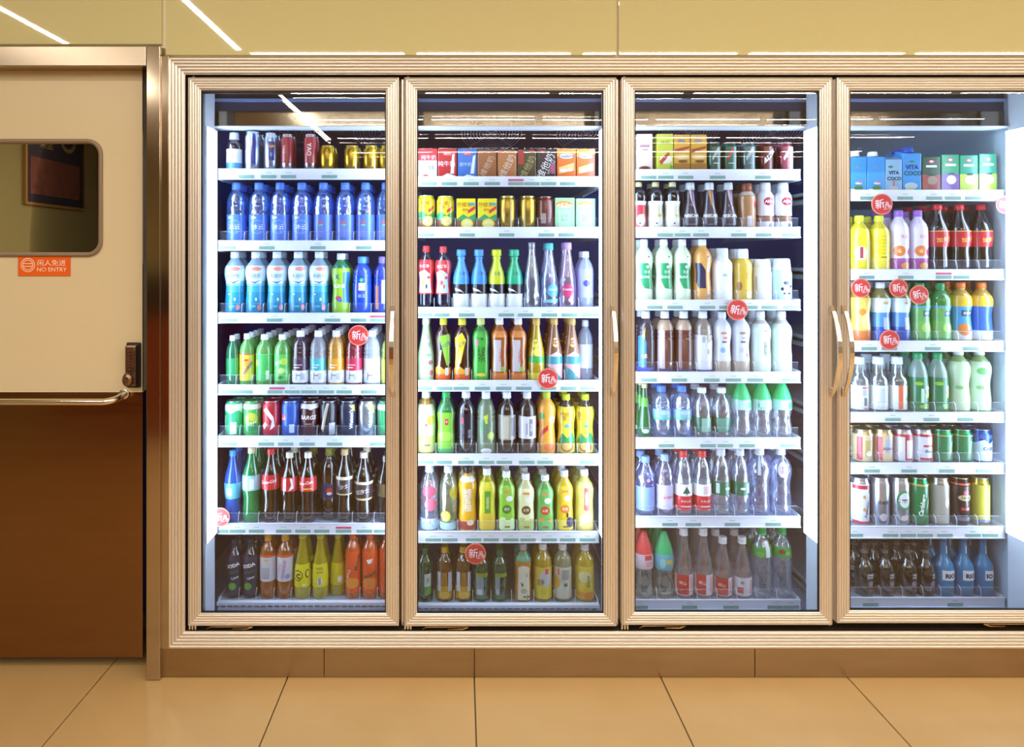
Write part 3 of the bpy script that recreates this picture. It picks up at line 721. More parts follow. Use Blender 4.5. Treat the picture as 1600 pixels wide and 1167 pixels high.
# --- first door
W(0,0,[366],208,25,'milk',('l','#2A1E2E',.85),'small white label bottle with pale blue stripe','white label bottle','drink_bottle',cap='#D8DCE6',lab=[B(.02,.58,'F2F5FB'),B(.10,.24,'4FA3D9'),E(-.05,.40,.5,.3,'F4C6CC'),T('好','-',.4,.3,'C23348') if False else T('旺仔',-.05,.40,.34,'C23348')],deep=0)
W(0,0,[395],207,24,'can',('m','#C9D2E6'),'slim silver can with dark blue flash','silver blue can','drink_can',lab=[G([(.15,.2),(.75,.2),(.75,.95),(.35,.95)],'2B3C96'),Q(-.6,.1,.1,.9,'D7DDEA')],deep=1)
W(0,0,[423.5],209,21,'can',('m','#B9C6DE'),'slim silver can with navy panel and red crest','crest can','drink_can',lab=[Q(-.1,.8,.3,.78,'20408F'),E(.35,.66,.42,.22,'E0A02A'),E(.25,.67,.16,.14,'D03A30'),T('红\n牛',.3,.45,.3,'E8ECF6')],deep=1)
W(0,0,[449],211,19,'can',('m','#B8A8B0'),'slim red can with silver foot','red silver can','drink_can',lab=[B(.24,.93,'9E2530'),T('YAO',-.3,.6,.5,'E4B8BC',rot=-90)],deep=1)
W(0,0,[485],211,20,'can',('m','#B8A8B0'),'slim red can with tall white letters','lettered red can','drink_can',lab=[B(.24,.93,'A32B34'),T('YAO',.1,.6,.72,'F6E2E4',rot=-90)],deep=1)
W(0,0,[512],229,24,'can',('m','#C8A22E'),'short gold can with dark purple print','printed gold can','drink_can',lid='D8C68A',lab=[T('红牛',.1,.62,.34,'4A3560'),T('RB',.1,.45,.3,'4A3560')],deep=1)
W(0,0,[550,581,603],229,24,'can',('m','#CDA936'),'short plain gold can','plain gold can','drink_can',lid='D8C68A',lab=[Q(.55,.75,.15,.5,'E8E2D0')],deep=1)
sport = ('g','#8FC4FF')
W(0,1,[370,405,438,472],286,31,'dome',sport,'blue sports drink bottle with round white lettering','lettered blue bottle','sports_drink_bottle',cap='#5A86E0',lab=[B(.05,.47,'4A78D4'),E(.1,.27,.78,.72,'7FA2E8'),E(.1,.27,.7,.64,'4F7CD8'),T('冰云',.12,.27,.56,'F4F6FF',bold=.0),E(-.3,.42,.3,.14,'C8B070')],deep=2)
W(0,1,[505.5,541.5,579,603],286,31,'dome',sport,'blue sports drink bottle with violet label back','violet back bottle','sports_drink_bottle',cap='#5A86E0',lab=[B(.05,.47,'4F74D0'),Q(-.5,.1,.1,.3,'6E7CCB'),E(-.15,.35,.28,.12,'D85A50'),E(-.1,.30,.25,.1,'6FC08A')],deep=2)
W(0,2,[363,399,433,467,498],393.5,32,'waist',('l','#BFE0F4',.5,'#D8F0FF'),'teal sports water bottle with white wordmark and cap','teal water bottle','sports_drink_bottle',cap='#F3F7FF',lab=[B(.03,.2,'1C80B0'),B(.2,.36,'2A94C2'),B(.36,.46,'48AACE'),B(.46,.54,'86C8E0'),B(.54,.78,'D4E6F6'),E(.35,.73,.5,.2,'F08A80'),G([(-.9,.5),(-.4,.56),(.3,.54),(.9,.58),(.9,.5)],'EAF4FF'),T('水动乐',.1,.62,.42,'2A4FA0',shear=.2),G([(-.6,.54),(.2,.5),(.9,.56),(.2,.525)],'3A5FC0'),E(-.3,.33,.12,.08,'F2D070'),E(.3,.25,.1,.16,'F2E48A'),E(.6,.12,.2,.28,'E08A8A'),E(0,.14,.3,.1,'5FC0D8')],deep=1)
W(0,2,[533],396,30,'waist',('l','#1E8F58',.75),'lime green drink bottle with blue side stripe','lime sports bottle','sports_drink_bottle',cap='#F3F7FF',lab=[B(.04,.76,'9CCB2E'),Q(.45,1.4,.2,.7,'2F78C8'),T('X',-.2,.62,.5,'2456A8'),T('XLENE',-.1,.47,.38,'F4FAE8'),E(-.05,.27,.34,.26,'D84A6A'),E(.1,.24,.25,.2,'4A6ACB')],deep=1)
W(0,2,[566],401,31,'dome',('l','#2F5FE0',.6,'#3F76F0'),'deep blue sports bottle with small fruit picture','fruit picture bottle','sports_drink_bottle',cap='#5AA0F0',lab=[E(0,.6,.2,.2,'4FC06A'),Q(-.3,.35,.42,.55,'E8E0C0'),T('维C',0,.48,.3,'E06030'),T('激活',0,.33,.36,'B8CCF8')],deep=1)
W(0,2,[598],401,30,'dome',('l','#3A4FC0',.6),'dark blue sports bottle with orange streak','orange streak bottle','sports_drink_bottle',cap='#8A78D0',lab=[Q(-.7,-.3,.1,.5,'C86A40'),Q(.0,.5,.2,.6,'B0C8F8')],deep=1)
gsoda = ('l','#7FCB6A',.6,'#A8E890')
W(0,3,[346],524,26,'pet',('l','#1F7A50',.8),'dark green soda bottle at the shelf end','dark green soda','soda_bottle',cap='#F2F6FF',lab=[B(.2,.55,'2FA060')],deep=1)
W(0,3,[362],521,29,'pet',gsoda,'yellow label soda bottle with diagonal orange wordmark','yellow soda','soda_bottle',cap='#F6FAFF',lab=[B(.10,.60,'E6DC3C'),B(.595,.62,'E0605A'),E(-.1,.45,.45,.4,'F0A83A'),G([(-.5,.18),(-.1,.12),(.95,.5),(.6,.56)],'F2B838'),T('Sunkist',.25,.35,.5,'2A3C9A',rot=52,shear=.2),E(.1,.5,.3,.14,'E85040')],deep=3)
W(0,3,[394],522,30,'pet',gsoda,'plain green label soda bottle','green soda','soda_bottle',cap='#F6FAFF',lab=[B(.10,.62,'4FC262'),Q(.45,.85,.13,.3,'D8EEDC'),E(-.7,.45,.3,.4,'B8E060'),B(.61,.63,'6FD880')],deep=3)
W(0,3,[424],522,30,'pet',gsoda,'green soda bottle with lime picture','lime picture soda','soda_bottle',cap='#F6FAFF',lab=[B(.10,.62,'56C45A'),E(.45,.48,.45,.4,'B6D83C'),E(.2,.30,.5,.4,'9ADB66'),E(.2,.30,.36,.28,'CFF0A0'),G([(-.4,.16),(.1,.2),(.5,.17),(0,.13)],'1E8A50'),T('醒目',-.2,.45,.4,'E8F8FF',rot=20)],deep=3)
for x, c, lc, cap, lk, nk in ((456.6,('l','#3A2238',.82,'#4A2A40'),'4A3048','#F4F6FF','dark plum vitamin drink with white foot label','plum vitamin drink'),(489,('l','#C8CCD8',.42),'4FB0B8','#F4F6FF','clear vitamin drink with teal band','teal vitamin drink'),(519.5,('l','#D89A38',.72,'#F0B040'),'E09A28','#F4F6FF','amber vitamin drink with orange band','amber vitamin drink'),(549,('l','#8A2038',.82,'#9A2840'),'C83050','#F4F6FF','crimson vitamin drink with red band','crimson vitamin drink'),(582,('l','#D4DCEA',.5),'E4EAF6','#F4F6FF','clear vitamin drink with all white label','white vitamin drink')):
    W(0,3,[x],516,30,'dome',c,lk,nk,'vitamin_drink_bottle',cap=cap,lab=[B(.06,.28,'EEF0F8'),B(.28,.50,lc),T('vitamin',-.35,.18,.22,'6A6A80',rot=90),T('water',.1,.2,.2,'55556A'),Q(-.6,.1,.33,.345,'F6F8FF'),Q(-.6,.35,.38,.39,'F6F8FF'),Q(.2,.7,.12,.24,'B8BCC8')],deep=3)
W(0,3,[605],520,24,'dome',('l','#B8C830',.7),'yellow green drink half hidden at the door stile','half hidden lime drink','vitamin_drink_bottle',cap='#F4F6FF',lab=[B(.06,.5,'D8E048')],deep=0)
can = lambda x, body, lab, lk, nk, lid='C9CCD2', top=625, ri=4, di=0, w=30, deep=3: W(di,ri,[x],top,w,'can',body,lk,nk,'soda_can' if di == 0 else 'beer_can',lab=lab,deep=deep,lid=lid)
can(358.8,'#38B878',[B(.74,.92,'EAF2EE'),G([(-1.5,.6),(-.8,.74),(0,.66),(.8,.76),(1.5,.62),(1.5,.8),(-1.5,.8)],'EAF2EE'),Q(-.1,.6,.08,.42,'DCEEE4'),Q(-1,-.6,.2,.6,'9CDAB0')],'green soda can with white wavy top','white top green can')
can(393.6,'#4FBE5A',[B(.78,.92,'F0F4EE'),E(.1,.5,.75,.75,'C8DC50'),G([(-.6,.3),(0,.5),(.8,.36),(.8,.2),(-.6,.15)],'1E9050'),T('Lemon',.1,.4,.3,'F4FFF0',rot=10)],'green soda can with yellow lemon shape','lemon shape can')
can(427,'#C8283A',[G([(-.75,.75),(-.3,.85),(.5,.55),(.6,.3),(.1,.2),(.3,.45),(-.2,.62)],'F4E8EC'),G([(-.9,.3),(-.5,.42),(-.2,.36),(-.6,.2)],'F4E8EC')],'red cola can with white swoosh','red cola can')
can(459,'#2A5FC0',[Q(.0,.55,.12,.36,'C8D8F4'),E(-.75,.55,.35,.35,'D84858'),Q(-.9,-.4,.5,.53,'E8F0FF')],'blue cola can with pale barcode','blue cola can')
can(489,'#4A2428',[B(.80,.93,'E4E0E4'),G([(-1.3,.72),(-.5,.86),(.3,.76),(1.2,.86),(1.2,.93),(-1.3,.93)],'E4E0E4'),T('BARGS',0,.55,.44,'F4ECEC',shear=.2),Q(-.4,.4,.36,.38,'D8A8A0')],'brown root beer can with white frosted top','root beer can')
can(521,'#2A2C38',[G([(-.9,.2),(-.5,.2),(.1,.95),(-.2,.95)],'D8DCE8'),Q(.1,.8,.06,.4,'B8BCCC'),G([(-.7,.15),(-.55,.15),(.0,.9),(-.1,.9)],'C8B060')],'black soda can with silver diagonal flash','silver flash can')
can(552,'#25304C',[G([(.3,.9),(1,.9),(1,.7)],'D8C840'),T("Watson's",.55,.5,.42,'F0F4FF',rot=90)],'navy soda can with upright white lettering','navy soda can')
can(581.5,('m','#C8D2DE'),[G([(.0,.95),(.8,.95),(1,.65)],'E0D050'),T("Watson's",.2,.48,.42,'2A5A6A',rot=90)],'silver soda can with upright teal lettering','silver soda can')
can(603,'#3AA868',[B(.75,.92,'E8F0EC')],'green soda can half hidden by door stile','hidden green can')
W(0,5,[353],703,27,'coke',('l','#2F6AD0',.6,'#4A86F0'),'blue soda bottle with pale aqua label','blue soda','soda_bottle',cap='#3F90F0',lab=[B(.34,.56,'5FB8E0'),Q(-.5,.2,.38,.5,'B8E4F4')],deep=2)
W(0,5,[384],698,30,'coke',('l','#128A48',.72,'#1FA85A'),'green lemon lime soda bottle with pale label','pale label green soda','soda_bottle',cap='#E0D4A8',lab=[B(.44,.64,'9CC8D0'),Q(.1,.6,.46,.60,'D8E6EC'),Q(-.7,-.1,.46,.56,'B4DCD0')],deep=2)
cokelab = [B(.46,.66,'C8242E'),T('Coca-Cola',-.1,.57,.34,'FFF4F4',rot=8,shear=.35),Q(.55,.9,.48,.64,'B01E28')]
W(0,5,[415.5],700,29,'coke',COLA,'cola bottle with red cap and red label','red cap cola','cola_bottle',cap='#D83038',lab=cokelab,deep=2)
W(0,5,[443],706,28,'coke',COLA,'cola bottle with cream cap and split red label','split label cola','cola_bottle',cap='#EDE6D0',lab=[B(.46,.66,'C8242E'),Q(-.45,-.1,.47,.64,'F4E4E4'),G([(.2,.47),(.5,.55),(.35,.65),(.65,.64),(.75,.5)],'F4E4E4')],deep=2)
W(0,5,[473.5],706,28,'coke',COLA,'cola bottle with cream cap and script wordmark','cream cap cola','cola_bottle',cap='#EDE6D0',lab=[B(.46,.66,'C8242E'),T('Coca-Cola',-.2,.58,.34,'FFF4F4',rot=8,shear=.35),Q(-.4,.7,.49,.51,'E0C040')],deep=0)
W(0,5,[490],699,30,'pet',COLA,'dark cola bottle with olive cap, set back','olive cap cola','cola_bottle',cap='#8A9038',lab=[B(.3,.5,'2A2C50')],deep=0,back=.09)
W(0,5,[515],699,30,'pet',COLA,'dark cola bottle with blue label and red globe','globe label cola','cola_bottle',cap='#98A040',lab=[B(.30,.52,'2C2F62'),E(.1,.42,.32,.32,'C83A30'),E(.1,.38,.28,.16,'E8E8F4')],deep=1,back=.03)
W(0,5,[540],701,28,'coke',('l','#140A0C',.9),'sarsaparilla bottle with tan cap and cream bands','tan cap sarsaparilla','soda_bottle',cap='#D0B078',lab=[B(.40,.62,'3A2A30'),B(.60,.64,'D8CCB0'),B(.39,.41,'C8B888'),T('沙士',.1,.51,.5,'F2ECE4',rot=12)],deep=2)
W(0,5,[567],706,30,'coke',('l','#140A0C',.9),'sarsaparilla bottle with cream cap, nearer the rail','cream cap sarsaparilla','soda_bottle',cap='#E8DCC0',lab=[B(.34,.60,'3A2A30'),B(.56,.60,'D8CCB0'),B(.33,.36,'C8B888'),T('加沙士',0,.46,.5,'F6F0E8',rot=12)],deep=2)
W(0,5,[603],712,26,'coke',('l','#181014',.9),'dark soda bottle half behind the door stile','stile dark soda','soda_bottle',cap='#A8B0A0',lab=[B(.4,.6,'5A4A30')],deep=1)
W(0,6,[353,386],842,31,'pet',('l','#24243C',.85),'black soda water bottle with green lime picture','black lime bottle','soda_bottle',cap='#30304A',lab=[B(.06,.74,'34344E'),T('SODA',.1,.58,.5,'F4F4FA',rot=14,bold=.05),T('Water',.15,.47,.36,'3E7A34',rot=14),T('Lime',.35,.37,.34,'E8ECF0',rot=14),E(.0,.22,.52,.52,'4E8F3C'),E(0,.22,.4,.4,'6CA84E')],deep=1)
W(0,6,[411],833,29,'pet',('l','#B86A2A',.72,'#D88838'),'amber soda bottle with pale text label','amber text soda','soda_bottle',cap='#E8A838',lab=[B(.28,.68,'D8D4DC'),B(.66,.70,'E0602A'),Q(-.5,.5,.32,.50,'C0BCC8'),E(.1,.62,.3,.14,'E8B868')],deep=1)
W(0,6,[441.5],833,29,'pet',('l','#B86A2A',.72,'#D88838'),'amber soda bottle with red and white label','amber picture soda','soda_bottle',cap='#E8A838',lab=[B(.28,.68,'DCD8E0'),B(.66,.70,'E0602A'),G([(-.3,.3),(.1,.34),(.4,.6),(0,.64)],'C8A8C0'),T('北冰洋',-.5,.5,.3,'D84040',rot=70),E(.5,.36,.3,.3,'7FA8D8')],deep=1)
ylw = ('l','#C8B81E',.72,'#E0D030')
W(0,6,[468.5],829,30,'slope',ylw,'yellow soda bottle with black circled letter','circled letter soda','soda_bottle',cap='#C8C040',lab=[B(.18,.52,'E8DC1C'),E(-.35,.36,.62,.62,'2A2410'),E(-.35,.36,.52,.52,'F0E428'),T('C',-.3,.35,.62,'2A2410',bold=.06),E(.85,.38,.3,.5,'2A2410'),E(.88,.38,.2,.38,'F0E428'),E(.4,.22,.18,.1,'E8F0FF')],deep=1)
W(0,6,[500],829,30,'slope',ylw,'yellow soda bottle with white oval barcode','oval barcode soda','soda_bottle',cap='#C8C040',lab=[B(.18,.52,'E8DC1C'),E(.05,.27,.36,.48,'F0F0E8'),Q(-.1,.2,.22,.32,'A0A090'),Q(-.5,.5,.44,.48,'B8A820'),Q(-.4,.5,.39,.42,'B8A820')],deep=1)
W(0,6,[530],829,29,'slope',ylw,'yellow soda bottle partly hidden by orange soda','hidden yellow soda','soda_bottle',cap='#C8C040',lab=[B(.18,.52,'D8C81C'),E(.5,.27,.34,.44,'F0F0E8')],deep=1,back=.02)
W(0,6,[555.5],829,29,'pet',('l','#E86A28',.8,'#F08038'),'orange soda bottle with slanted wordmark','slanted wordmark soda','soda_bottle',cap='#F07030',lab=[B(.10,.72,'EC5A22'),E(0,.24,1.0,.7,'F09A38'),T('Mirinda',.75,.55,.5,'3A4A2A',rot=75),T('美年达',-.5,.38,.4,'F8F0E8',rot=70)],deep=1)
W(0,6,[585],829,29,'pet',('l','#E86A28',.8,'#F08038'),'orange soda bottle with white smile mark','smile mark soda','soda_bottle',cap='#F07030',lab=[B(.10,.72,'EC5A22'),E(0,.24,1.0,.7,'F08A38'),G([(-.4,.6),(.4,.62),(.2,.55),(-.2,.54)],'F8F4EC'),T('Mirinda',.05,.37,.42,'3A5A3A',rot=25)],deep=1)
W(0,6,[607],829,28,'pet',('l','#E86A28',.8,'#F08038'),'orange soda bottle cut off by the door stile','stile orange soda','soda_bottle',cap='#F07030',lab=[B(.10,.72,'EC5A22')],deep=0)

# --- second door
ct = lambda x, body, lab, lk, nk, di=1, ri=0, top=234, w=30, cap=None, deep=1, flat=False, name='drink_carton': W(di,ri,[x],top,w,'carton',body,lk,nk,name,cap=cap,lab=lab,deep=deep,flat=flat)
ct(669.7,'#F2EEF2',[Q(-1,1,.62,1,'D0303C'),T('纯牛奶',.1,.72,.5,'F8E8EA'),T('特',.4,.38,.6,'5A5A6A'),E(-.2,.12,.3,.2,'D85A6A')],'white milk carton with red top band','red top milk carton',flat=True)
ct(702,'#C0242E',[E(0,.85,.55,.28,'E84858'),T('晨光',0,.85,.36,'FBE8EA'),T('纯牛奶',-.1,.52,.58,'FFF4F4'),G([(.5,.8),(.75,.85),(.7,.2),(.3,.2)],'F4E8EC'),G([(-.7,.1),(0,.22),(.8,.14),(.8,.02),(-.7,.02)],'F4E8EC')],'red milk carton with white splash','red milk carton',flat=True)
ct(732.8,'#2C78D0',[E(0,.85,.5,.26,'C83A60'),T('晨光',0,.85,.32,'FBE8EA'),T('甜牛奶',-.2,.5,.4,'D8ECFF'),G([(.6,.75),(.85,.8),(.7,.2),(.3,.2)],'EAF2FF'),G([(-.5,.1),(0,.18),(.8,.12),(.8,.02),(-.5,.02)],'EAF2FF')],'blue milk carton with white splash','blue milk carton',flat=True)
ct(764,'#A4623A',[T('维他奶',.0,.45,.72,'D8C0A8',rot=62)],'brown soy milk carton with faint slanted lettering','faint brown carton')
ct(796,'#C07A4A',[T('维他奶',.0,.45,.82,'F0E0D0',rot=62,bold=.04),Q(-.8,-.4,.88,.95,'C83A3A')],'tan soy milk carton with white slanted lettering','tan soy carton')
ct(829,'#4A4426',[Q(-.9,-.3,.5,.95,'B8303A'),T('维他奶',.1,.42,.8,'B0A878',rot=62),E(.55,.93,.3,.12,'C8283C')],'olive soy milk carton with red corner patch','olive soy carton')
ct(861,'#23222A',[T('维他奶',-.1,.45,.9,'F4F4F8',rot=62,bold=.05),T('VITASOY',.55,.4,.3,'C8C8D8',rot=62),E(-.4,.93,.3,.12,'C8283C'),Q(.5,.9,.2,.5,'C05080')],'black soy milk carton with bold white slanted lettering','black soy carton')
for i, x in enumerate((892, 925)):
    ct(x,'#E8702E',[G([(-1,.72),(1,.82),(1,.98),(-1,.98)],'F0A040'),E(0,.76,.8,.28,'F8F0E8'),T('Ovaltine',0,.76,.36,'2A3C9A',rot=5),G([(-.8,.4),(.8,.55),(.8,.3),(-.8,.2)],'F4C080'),E(-.3,.3,.4,.18,'F8E8D8'),E(.4,.32,.3,.16,'E8D0E0')],('orange malt drink carton with white oval','orange malt drink carton standing at the shelf end')[i],('malt carton','end malt carton')[i],flat=True)
lemon = lambda: [B(.06,.40,'8A5A34'),G([(-1.5,.40),(-.5,.55),(.2,.42),(1.4,.6),(1.4,.3),(-1.5,.3)],'2F9A5A'),T('柠檬\n茶',-.2,.72,.44,'C85A28',bold=.04),G([(.2,.5),(.95,.62),(.95,.72),(.2,.58)],'D83A40'),E(.2,.26,.6,.58,'E8D850'),E(.2,.26,.44,.44,'F4EC98'),E(.2,.26,.12,.12,'E8D850')]
W(1,1,[665.6],306,29,'can','#E8D428','yellow lemon tea can with orange slice','orange slice can','tea_can',lab=[B(.06,.36,'A86A38')]+lemon()[1:],deep=1)
W(1,1,[696],307,28,'can','#E8D428','yellow lemon tea can with lemon slice','lemon slice can','tea_can',lab=lemon(),deep=1)
for i, x in enumerate((728, 761)):
    ct(x,'#E8D62C',[Q(-1,1,0,.34,'8A5A34'),G([(-1,.34),(-.3,.5),(.2,.40),(1,.52),(1,.3),(-1,.3)],'2F9A5A'),T('柠檬茶',-.2,.80,.5,'C85A28',bold=.04),T('维他',-.1,.64,.3,'C85A28'),G([(.2,.52),(.95,.66),(.95,.78),(.2,.62)],'D83A40'),E(.6,.82,.35,.14,'3AA0B0'),E(.1,.20,.66,.55,'E8D850'),E(.1,.20,.5,.42,'F4EC98')],('yellow lemon tea carton beside the lemon tea can','yellow lemon tea carton beside the gold can')[i],('lemon tea carton','second lemon carton')[i],ri=1,top=311,w=30,flat=True)
W(1,1,[793],307,27,'can',('m','#B89A3C'),'gold herbal tea can with upright red characters','printed herbal can','tea_can',lid='D8D0B0',lab=[T('王\n老\n吉',-.5,.55,.42,'B03A28'),Q(.3,.5,.1,.9,'D0B860')],deep=1)
W(1,1,[825.5],307,27,'can',('m','#C0A03C'),'plain gold herbal tea can','plain herbal can','tea_can',lid='D8D0B0',lab=[Q(-.6,-.4,.1,.9,'D8C070')],deep=1)
W(1,1,[855],308,26,'can',('m','#7A3A34'),'dark red tea can with grey barcode','dark red can','tea_can',lid='B8A8A0',lab=[B(.06,.90,'6E2A26'),Q(-.6,.0,.2,.5,'A89A98')],deep=1)
for i, x in enumerate((888.5, 921)):
    ct(x,'#A8DCB0',[E(-.05,.80,.85,.34,'E8A040'),E(-.05,.76,.72,.26,'F4E8B8'),T('王老吉',-.05,.78,.38,'C83A30'),Q(-.7,.6,.1,.62,'BCE8C4'),T('凉茶\n清火',-.05,.38,.34,'7AA888'),E(-.5,.08,.2,.06,'D86A60')],('mint herbal tea carton beside the dark red can','mint herbal tea carton at the shelf end')[i],('mint tea carton','end mint carton')[i],ri=1,top=(310,311)[i],w=31,flat=True)
for i, x in enumerate((666, 697.6)):
    W(1,2,[x],(384,385)[i],30,'waist',('l','#1A1430',.85),('red label tea bottle with white splash','red label tea bottle with blue picture')[i],('splash red tea','picture red tea')[i],'tea_bottle',cap='#E84048',lab=[B(.24,.78,'D83038'),G([(-.9,.26),(.9,.26),(.7,.55),(0,.62),(-.9,.58)],'F0ECF0' if not i else 'B8D8E8'),T('冰红茶',-.1,.68,.42,'FFF0E8',bold=.04),E(-.2,.42,.3,.3,'F0D84A' if not i else 'D85048'),E(.2,.36,.14,.3,'3A4A60' if not i else 'E86040'),E(.5,.5,.22,.2,'E05048')],deep=1)
for x, c, cap, lk, nk in ((729,'4F9BE8','#4F9BE8','slim sky blue capped tea bottle with white foot','sky blue slim bottle'),(759.6,'3A8AE0','#4F9BE8','slim deeper blue tea bottle with white foot','deep blue slim bottle'),(791,'C8D028','#D0D828','slim lime yellow tea bottle with white foot','lime slim bottle'),(823,'1FA87A','#28B088','slim jade green tea bottle with white foot','jade slim bottle')):
    W(1,2,[x],390,29,'slimwaist','#'+c,lk,nk,'tea_bottle',cap=cap,lab=[B(.04,.26,'EAECF2'),B(.26,.42,'241C24'),G([(-.9,.36),(-.2,.33),(.3,.27),(-.1,.30),(-.8,.31)],'EAECF2'),T('小茗',.1,.60,.42,'2A4A6A')],deep=1)
W(1,2,[853],379,28,'slope',CLEAR,'clear ribbed bottle standing before dark space','clear ribbed bottle','water_bottle',cap=CLEAR,lab=[E(.5,.2,.4,.5,'D8DCE8'),E(.6,.16,.25,.3,'3A4A60')],deep=0)
W(1,2,[885.5],380,30,'slope',WATER,'clear cone bottle with teal cap and blue disc','teal cap water','water_bottle',cap='#4FBCC8',lab=[E(.3,.28,.75,.75,'5FA8D8'),T('Cosmic',.3,.3,.26,'EAF6FF'),G([(-.9,.1),(.9,.1),(.9,.16),(-.9,.14)],'8ACBE0')],deep=1)
W(1,2,[908],379,30,'slope',('g','#F0DCF6'),'clear cone bottle with lilac cap and magenta disc','lilac cap water','water_bottle',cap='#C8A0E0',lab=[E(-.1,.28,.75,.75,'C83A70'),T('Cosmic',-.1,.3,.26,'F8E0EC'),E(.25,.14,.25,.25,'F0A0A0')],deep=1)
W(1,2,[932],393,28,'pet',('l','#C8D0F0',.5),'pale violet bottle at the shelf end by the post','end violet bottle','water_bottle',cap='#F0F2FF',lab=[B(.2,.7,'A8A8E8'),E(0,.45,.4,.4,'4A4AA8')],deep=1)
W(1,3,[666],496.5,30,'slope','#C8E8B8','pale green peach tea bottle with white cap','peach tea bottle','tea_bottle',cap='#F2F6FF',lab=[E(.3,.70,.4,.36,'F0A8B8'),E(-.3,.12,.45,.4,'F0B8C4'),E(.7,.3,.3,.28,'A8485A'),E(.8,.14,.3,.3,'C84A6A'),T('水蜜\n桃',.6,.58,.3,'8A5A6A'),T('TEA',.4,.42,.3,'7A9A7A')],deep=2)
for i, x in enumerate((695, 727)):
    W(1,3,[x],497,29,'square',('l','#4A2418',.72,'#6A3418'),('iced tea bottle with green triangle label','iced tea bottle with yellow sunburst label')[i],('green triangle tea','sunburst tea')[i],'tea_bottle',cap='#E8DC3C',sq=.3,lab=[B(.03,.2,'D8602A'),G([(-1.2,.2),(-.5,.26),(.3,.18),(1.2,.24),(1.2,.12),(-1.2,.12)],'E8A038'),(G([(-.5,.72),(1.1,.76),(1.1,.3),(.5,.25)],'8AC040') if not i else G([(-.9,.7),(-.1,.78),(.4,.66),(-.2,.3),(-.9,.2)],'E8D030')),T('冰红茶',.3*(1-2*i),.58,.46,'2A4A8A',rot=30,bold=.04),G([(-.6,.2),(-.3,.5),(-.15,.5),(-.4,.2)],'F0E8D0'),Q(.3,.7,.1,.22,'D8D0C8')],deep=2)
W(1,3,[758],496.5,29,'square',('l','#3A9A3A',.7),'bright green tea bottle with black brush characters','brush green tea','tea_bottle',cap='#DCE48A',sq=.3,lab=[B(.04,.80,'3CA83A'),T('绿\n茶',.15,.43,.85,'102810',bold=.05),E(.1,.11,.5,.2,'E8C848'),Q(-.6,-.2,.58,.66,'D86AA0'),T('康',.2,.68,.3,'1A4A1A')],deep=2)
for i, x in enumerate((791, 821)):
    W(1,3,[x],496.5,29,'square',('l','#C87838',.62,'#E09A50'),('barley tea bottle with bold orange characters','barley tea bottle with thin orange characters')[i],('bold barley tea','thin barley tea')[i],'tea_bottle',cap='#F4F2F4',sq=.3,lab=[B(.7,.80,'D88038'),B(.03,.14,'D07A3A'),Q(-.7,.2,.16,.66,'C8BCC0'),T('大\n麦\n茶',.25,.42,.56,'B84A18',bold=.05-.04*i),E(.4,.2,.3,.28,'8ABA50')],deep=2)
W(1,3,[854],497,29,'slope',('l','#D8B828',.7,'#E8D048'),'yellow lemon tea bottle with green band','green band tea','tea_bottle',cap='#D8B45A',lab=[B(.30,.40,'3FAE50'),E(-.3,.6,.5,.5,'E8E050'),T('立顿',-.3,.62,.34,'8A3A20'),E(.0,.47,.55,.5,'F0E068'),B(.04,.14,'E0D848')],deep=2)
for i, x in enumerate((885.5, 917)):
    W(1,3,[x],497,29,'slope',('l','#B88868',.5,'#E0B898'),('pink and teal tea bottle with round yellow badge','pink and teal tea bottle at the shelf end')[i],('badge tea','end badge tea')[i],'tea_bottle',cap='#D0A860',lab=[B(.04,.28,'E8B0B8'),B(.28,.40,'3A98A8'),G([(-1.2,.04),(.9,.04),(-.2,.2),(-1.2,.26)],'3A98A8'),E(.1,.62,.52,.55,'E8E070'),Q(-.35,.55,.59,.66,'B03038'),T('立顿',.1,.625,.3,'FFF4E8'),G([(-.9,.40),(.2,.48),(.9,.42),(.9,.40)],'F0C0C8')],deep=2)
W(1,3,[934],500,24,'pet',('l','#C0C8E0',.5),'pale bottle beside the tea at the light post','post side bottle','tea_bottle',cap='#F2F4FF',lab=[B(.2,.6,'D8DCF0')],deep=0,back=.03)
W(1,4,[665],610.7,30,'pet',('l','#D8A848',.6),'cream label lemon tea with amber shoulder','cream label tea','tea_bottle',cap='#F4F6FA',lab=[B(.04,.80,'ECEBC8'),B(.04,.3,'E0DC80'),E(.6,.55,.5,.5,'E0D848'),E(0,.48,.14,.14,'D86A5A'),T('柠檬',-.2,.62,.24,'8A8A60'),Q(-.2,.4,.14,.17,'8A8A50')],deep=1)
W(1,4,[697.6],611,29,'square',('l','#2A8A48',.75),'green tea bottle with green cap and red seal','red seal green tea','tea_bottle',cap='#28A858',sq=.3,lab=[B(.06,.68,'7CC238'),E(0,.3,.9,.5,'9AD450'),Q(-.1,.3,.48,.58,'C03838'),T('茶',.1,.53,.26,'F0D8D0'),B(.04,.1,'3A9A58')],deep=1)
W(1,4,[728],611,30,'pet',('l','#14101E',.9),'black oolong bottle with white cap','black oolong bottle','tea_bottle',cap='#F4F6FA',lab=[B(.24,.66,'181426'),Q(-.45,-.2,.50,.60,'C03048'),T('黑\n乌\n龙',.4,.34,.26,'C8C8D8'),T('茶',-.4,.4,.4,'4A6A5A')],deep=1)
W(1,4,[759.5],611,30,'dome',('l','#A8BCA0',.42,'#D8E8C8'),'clear green juice bottle with lime slice','lime slice bottle','juice_bottle',cap='#F4F6FA',lab=[G([(-.4,.62),(.1,.66),(.0,.50),(-.2,.5)],'C8D848'),T('蜂\n蜜',-.55,.45,.5,'2A9A50',bold=.05),E(.45,.30,.45,.45,'A8CC40'),E(.45,.30,.32,.32,'C8E070'),E(-.1,.06,.6,.32,'E8E8EE')],deep=1)
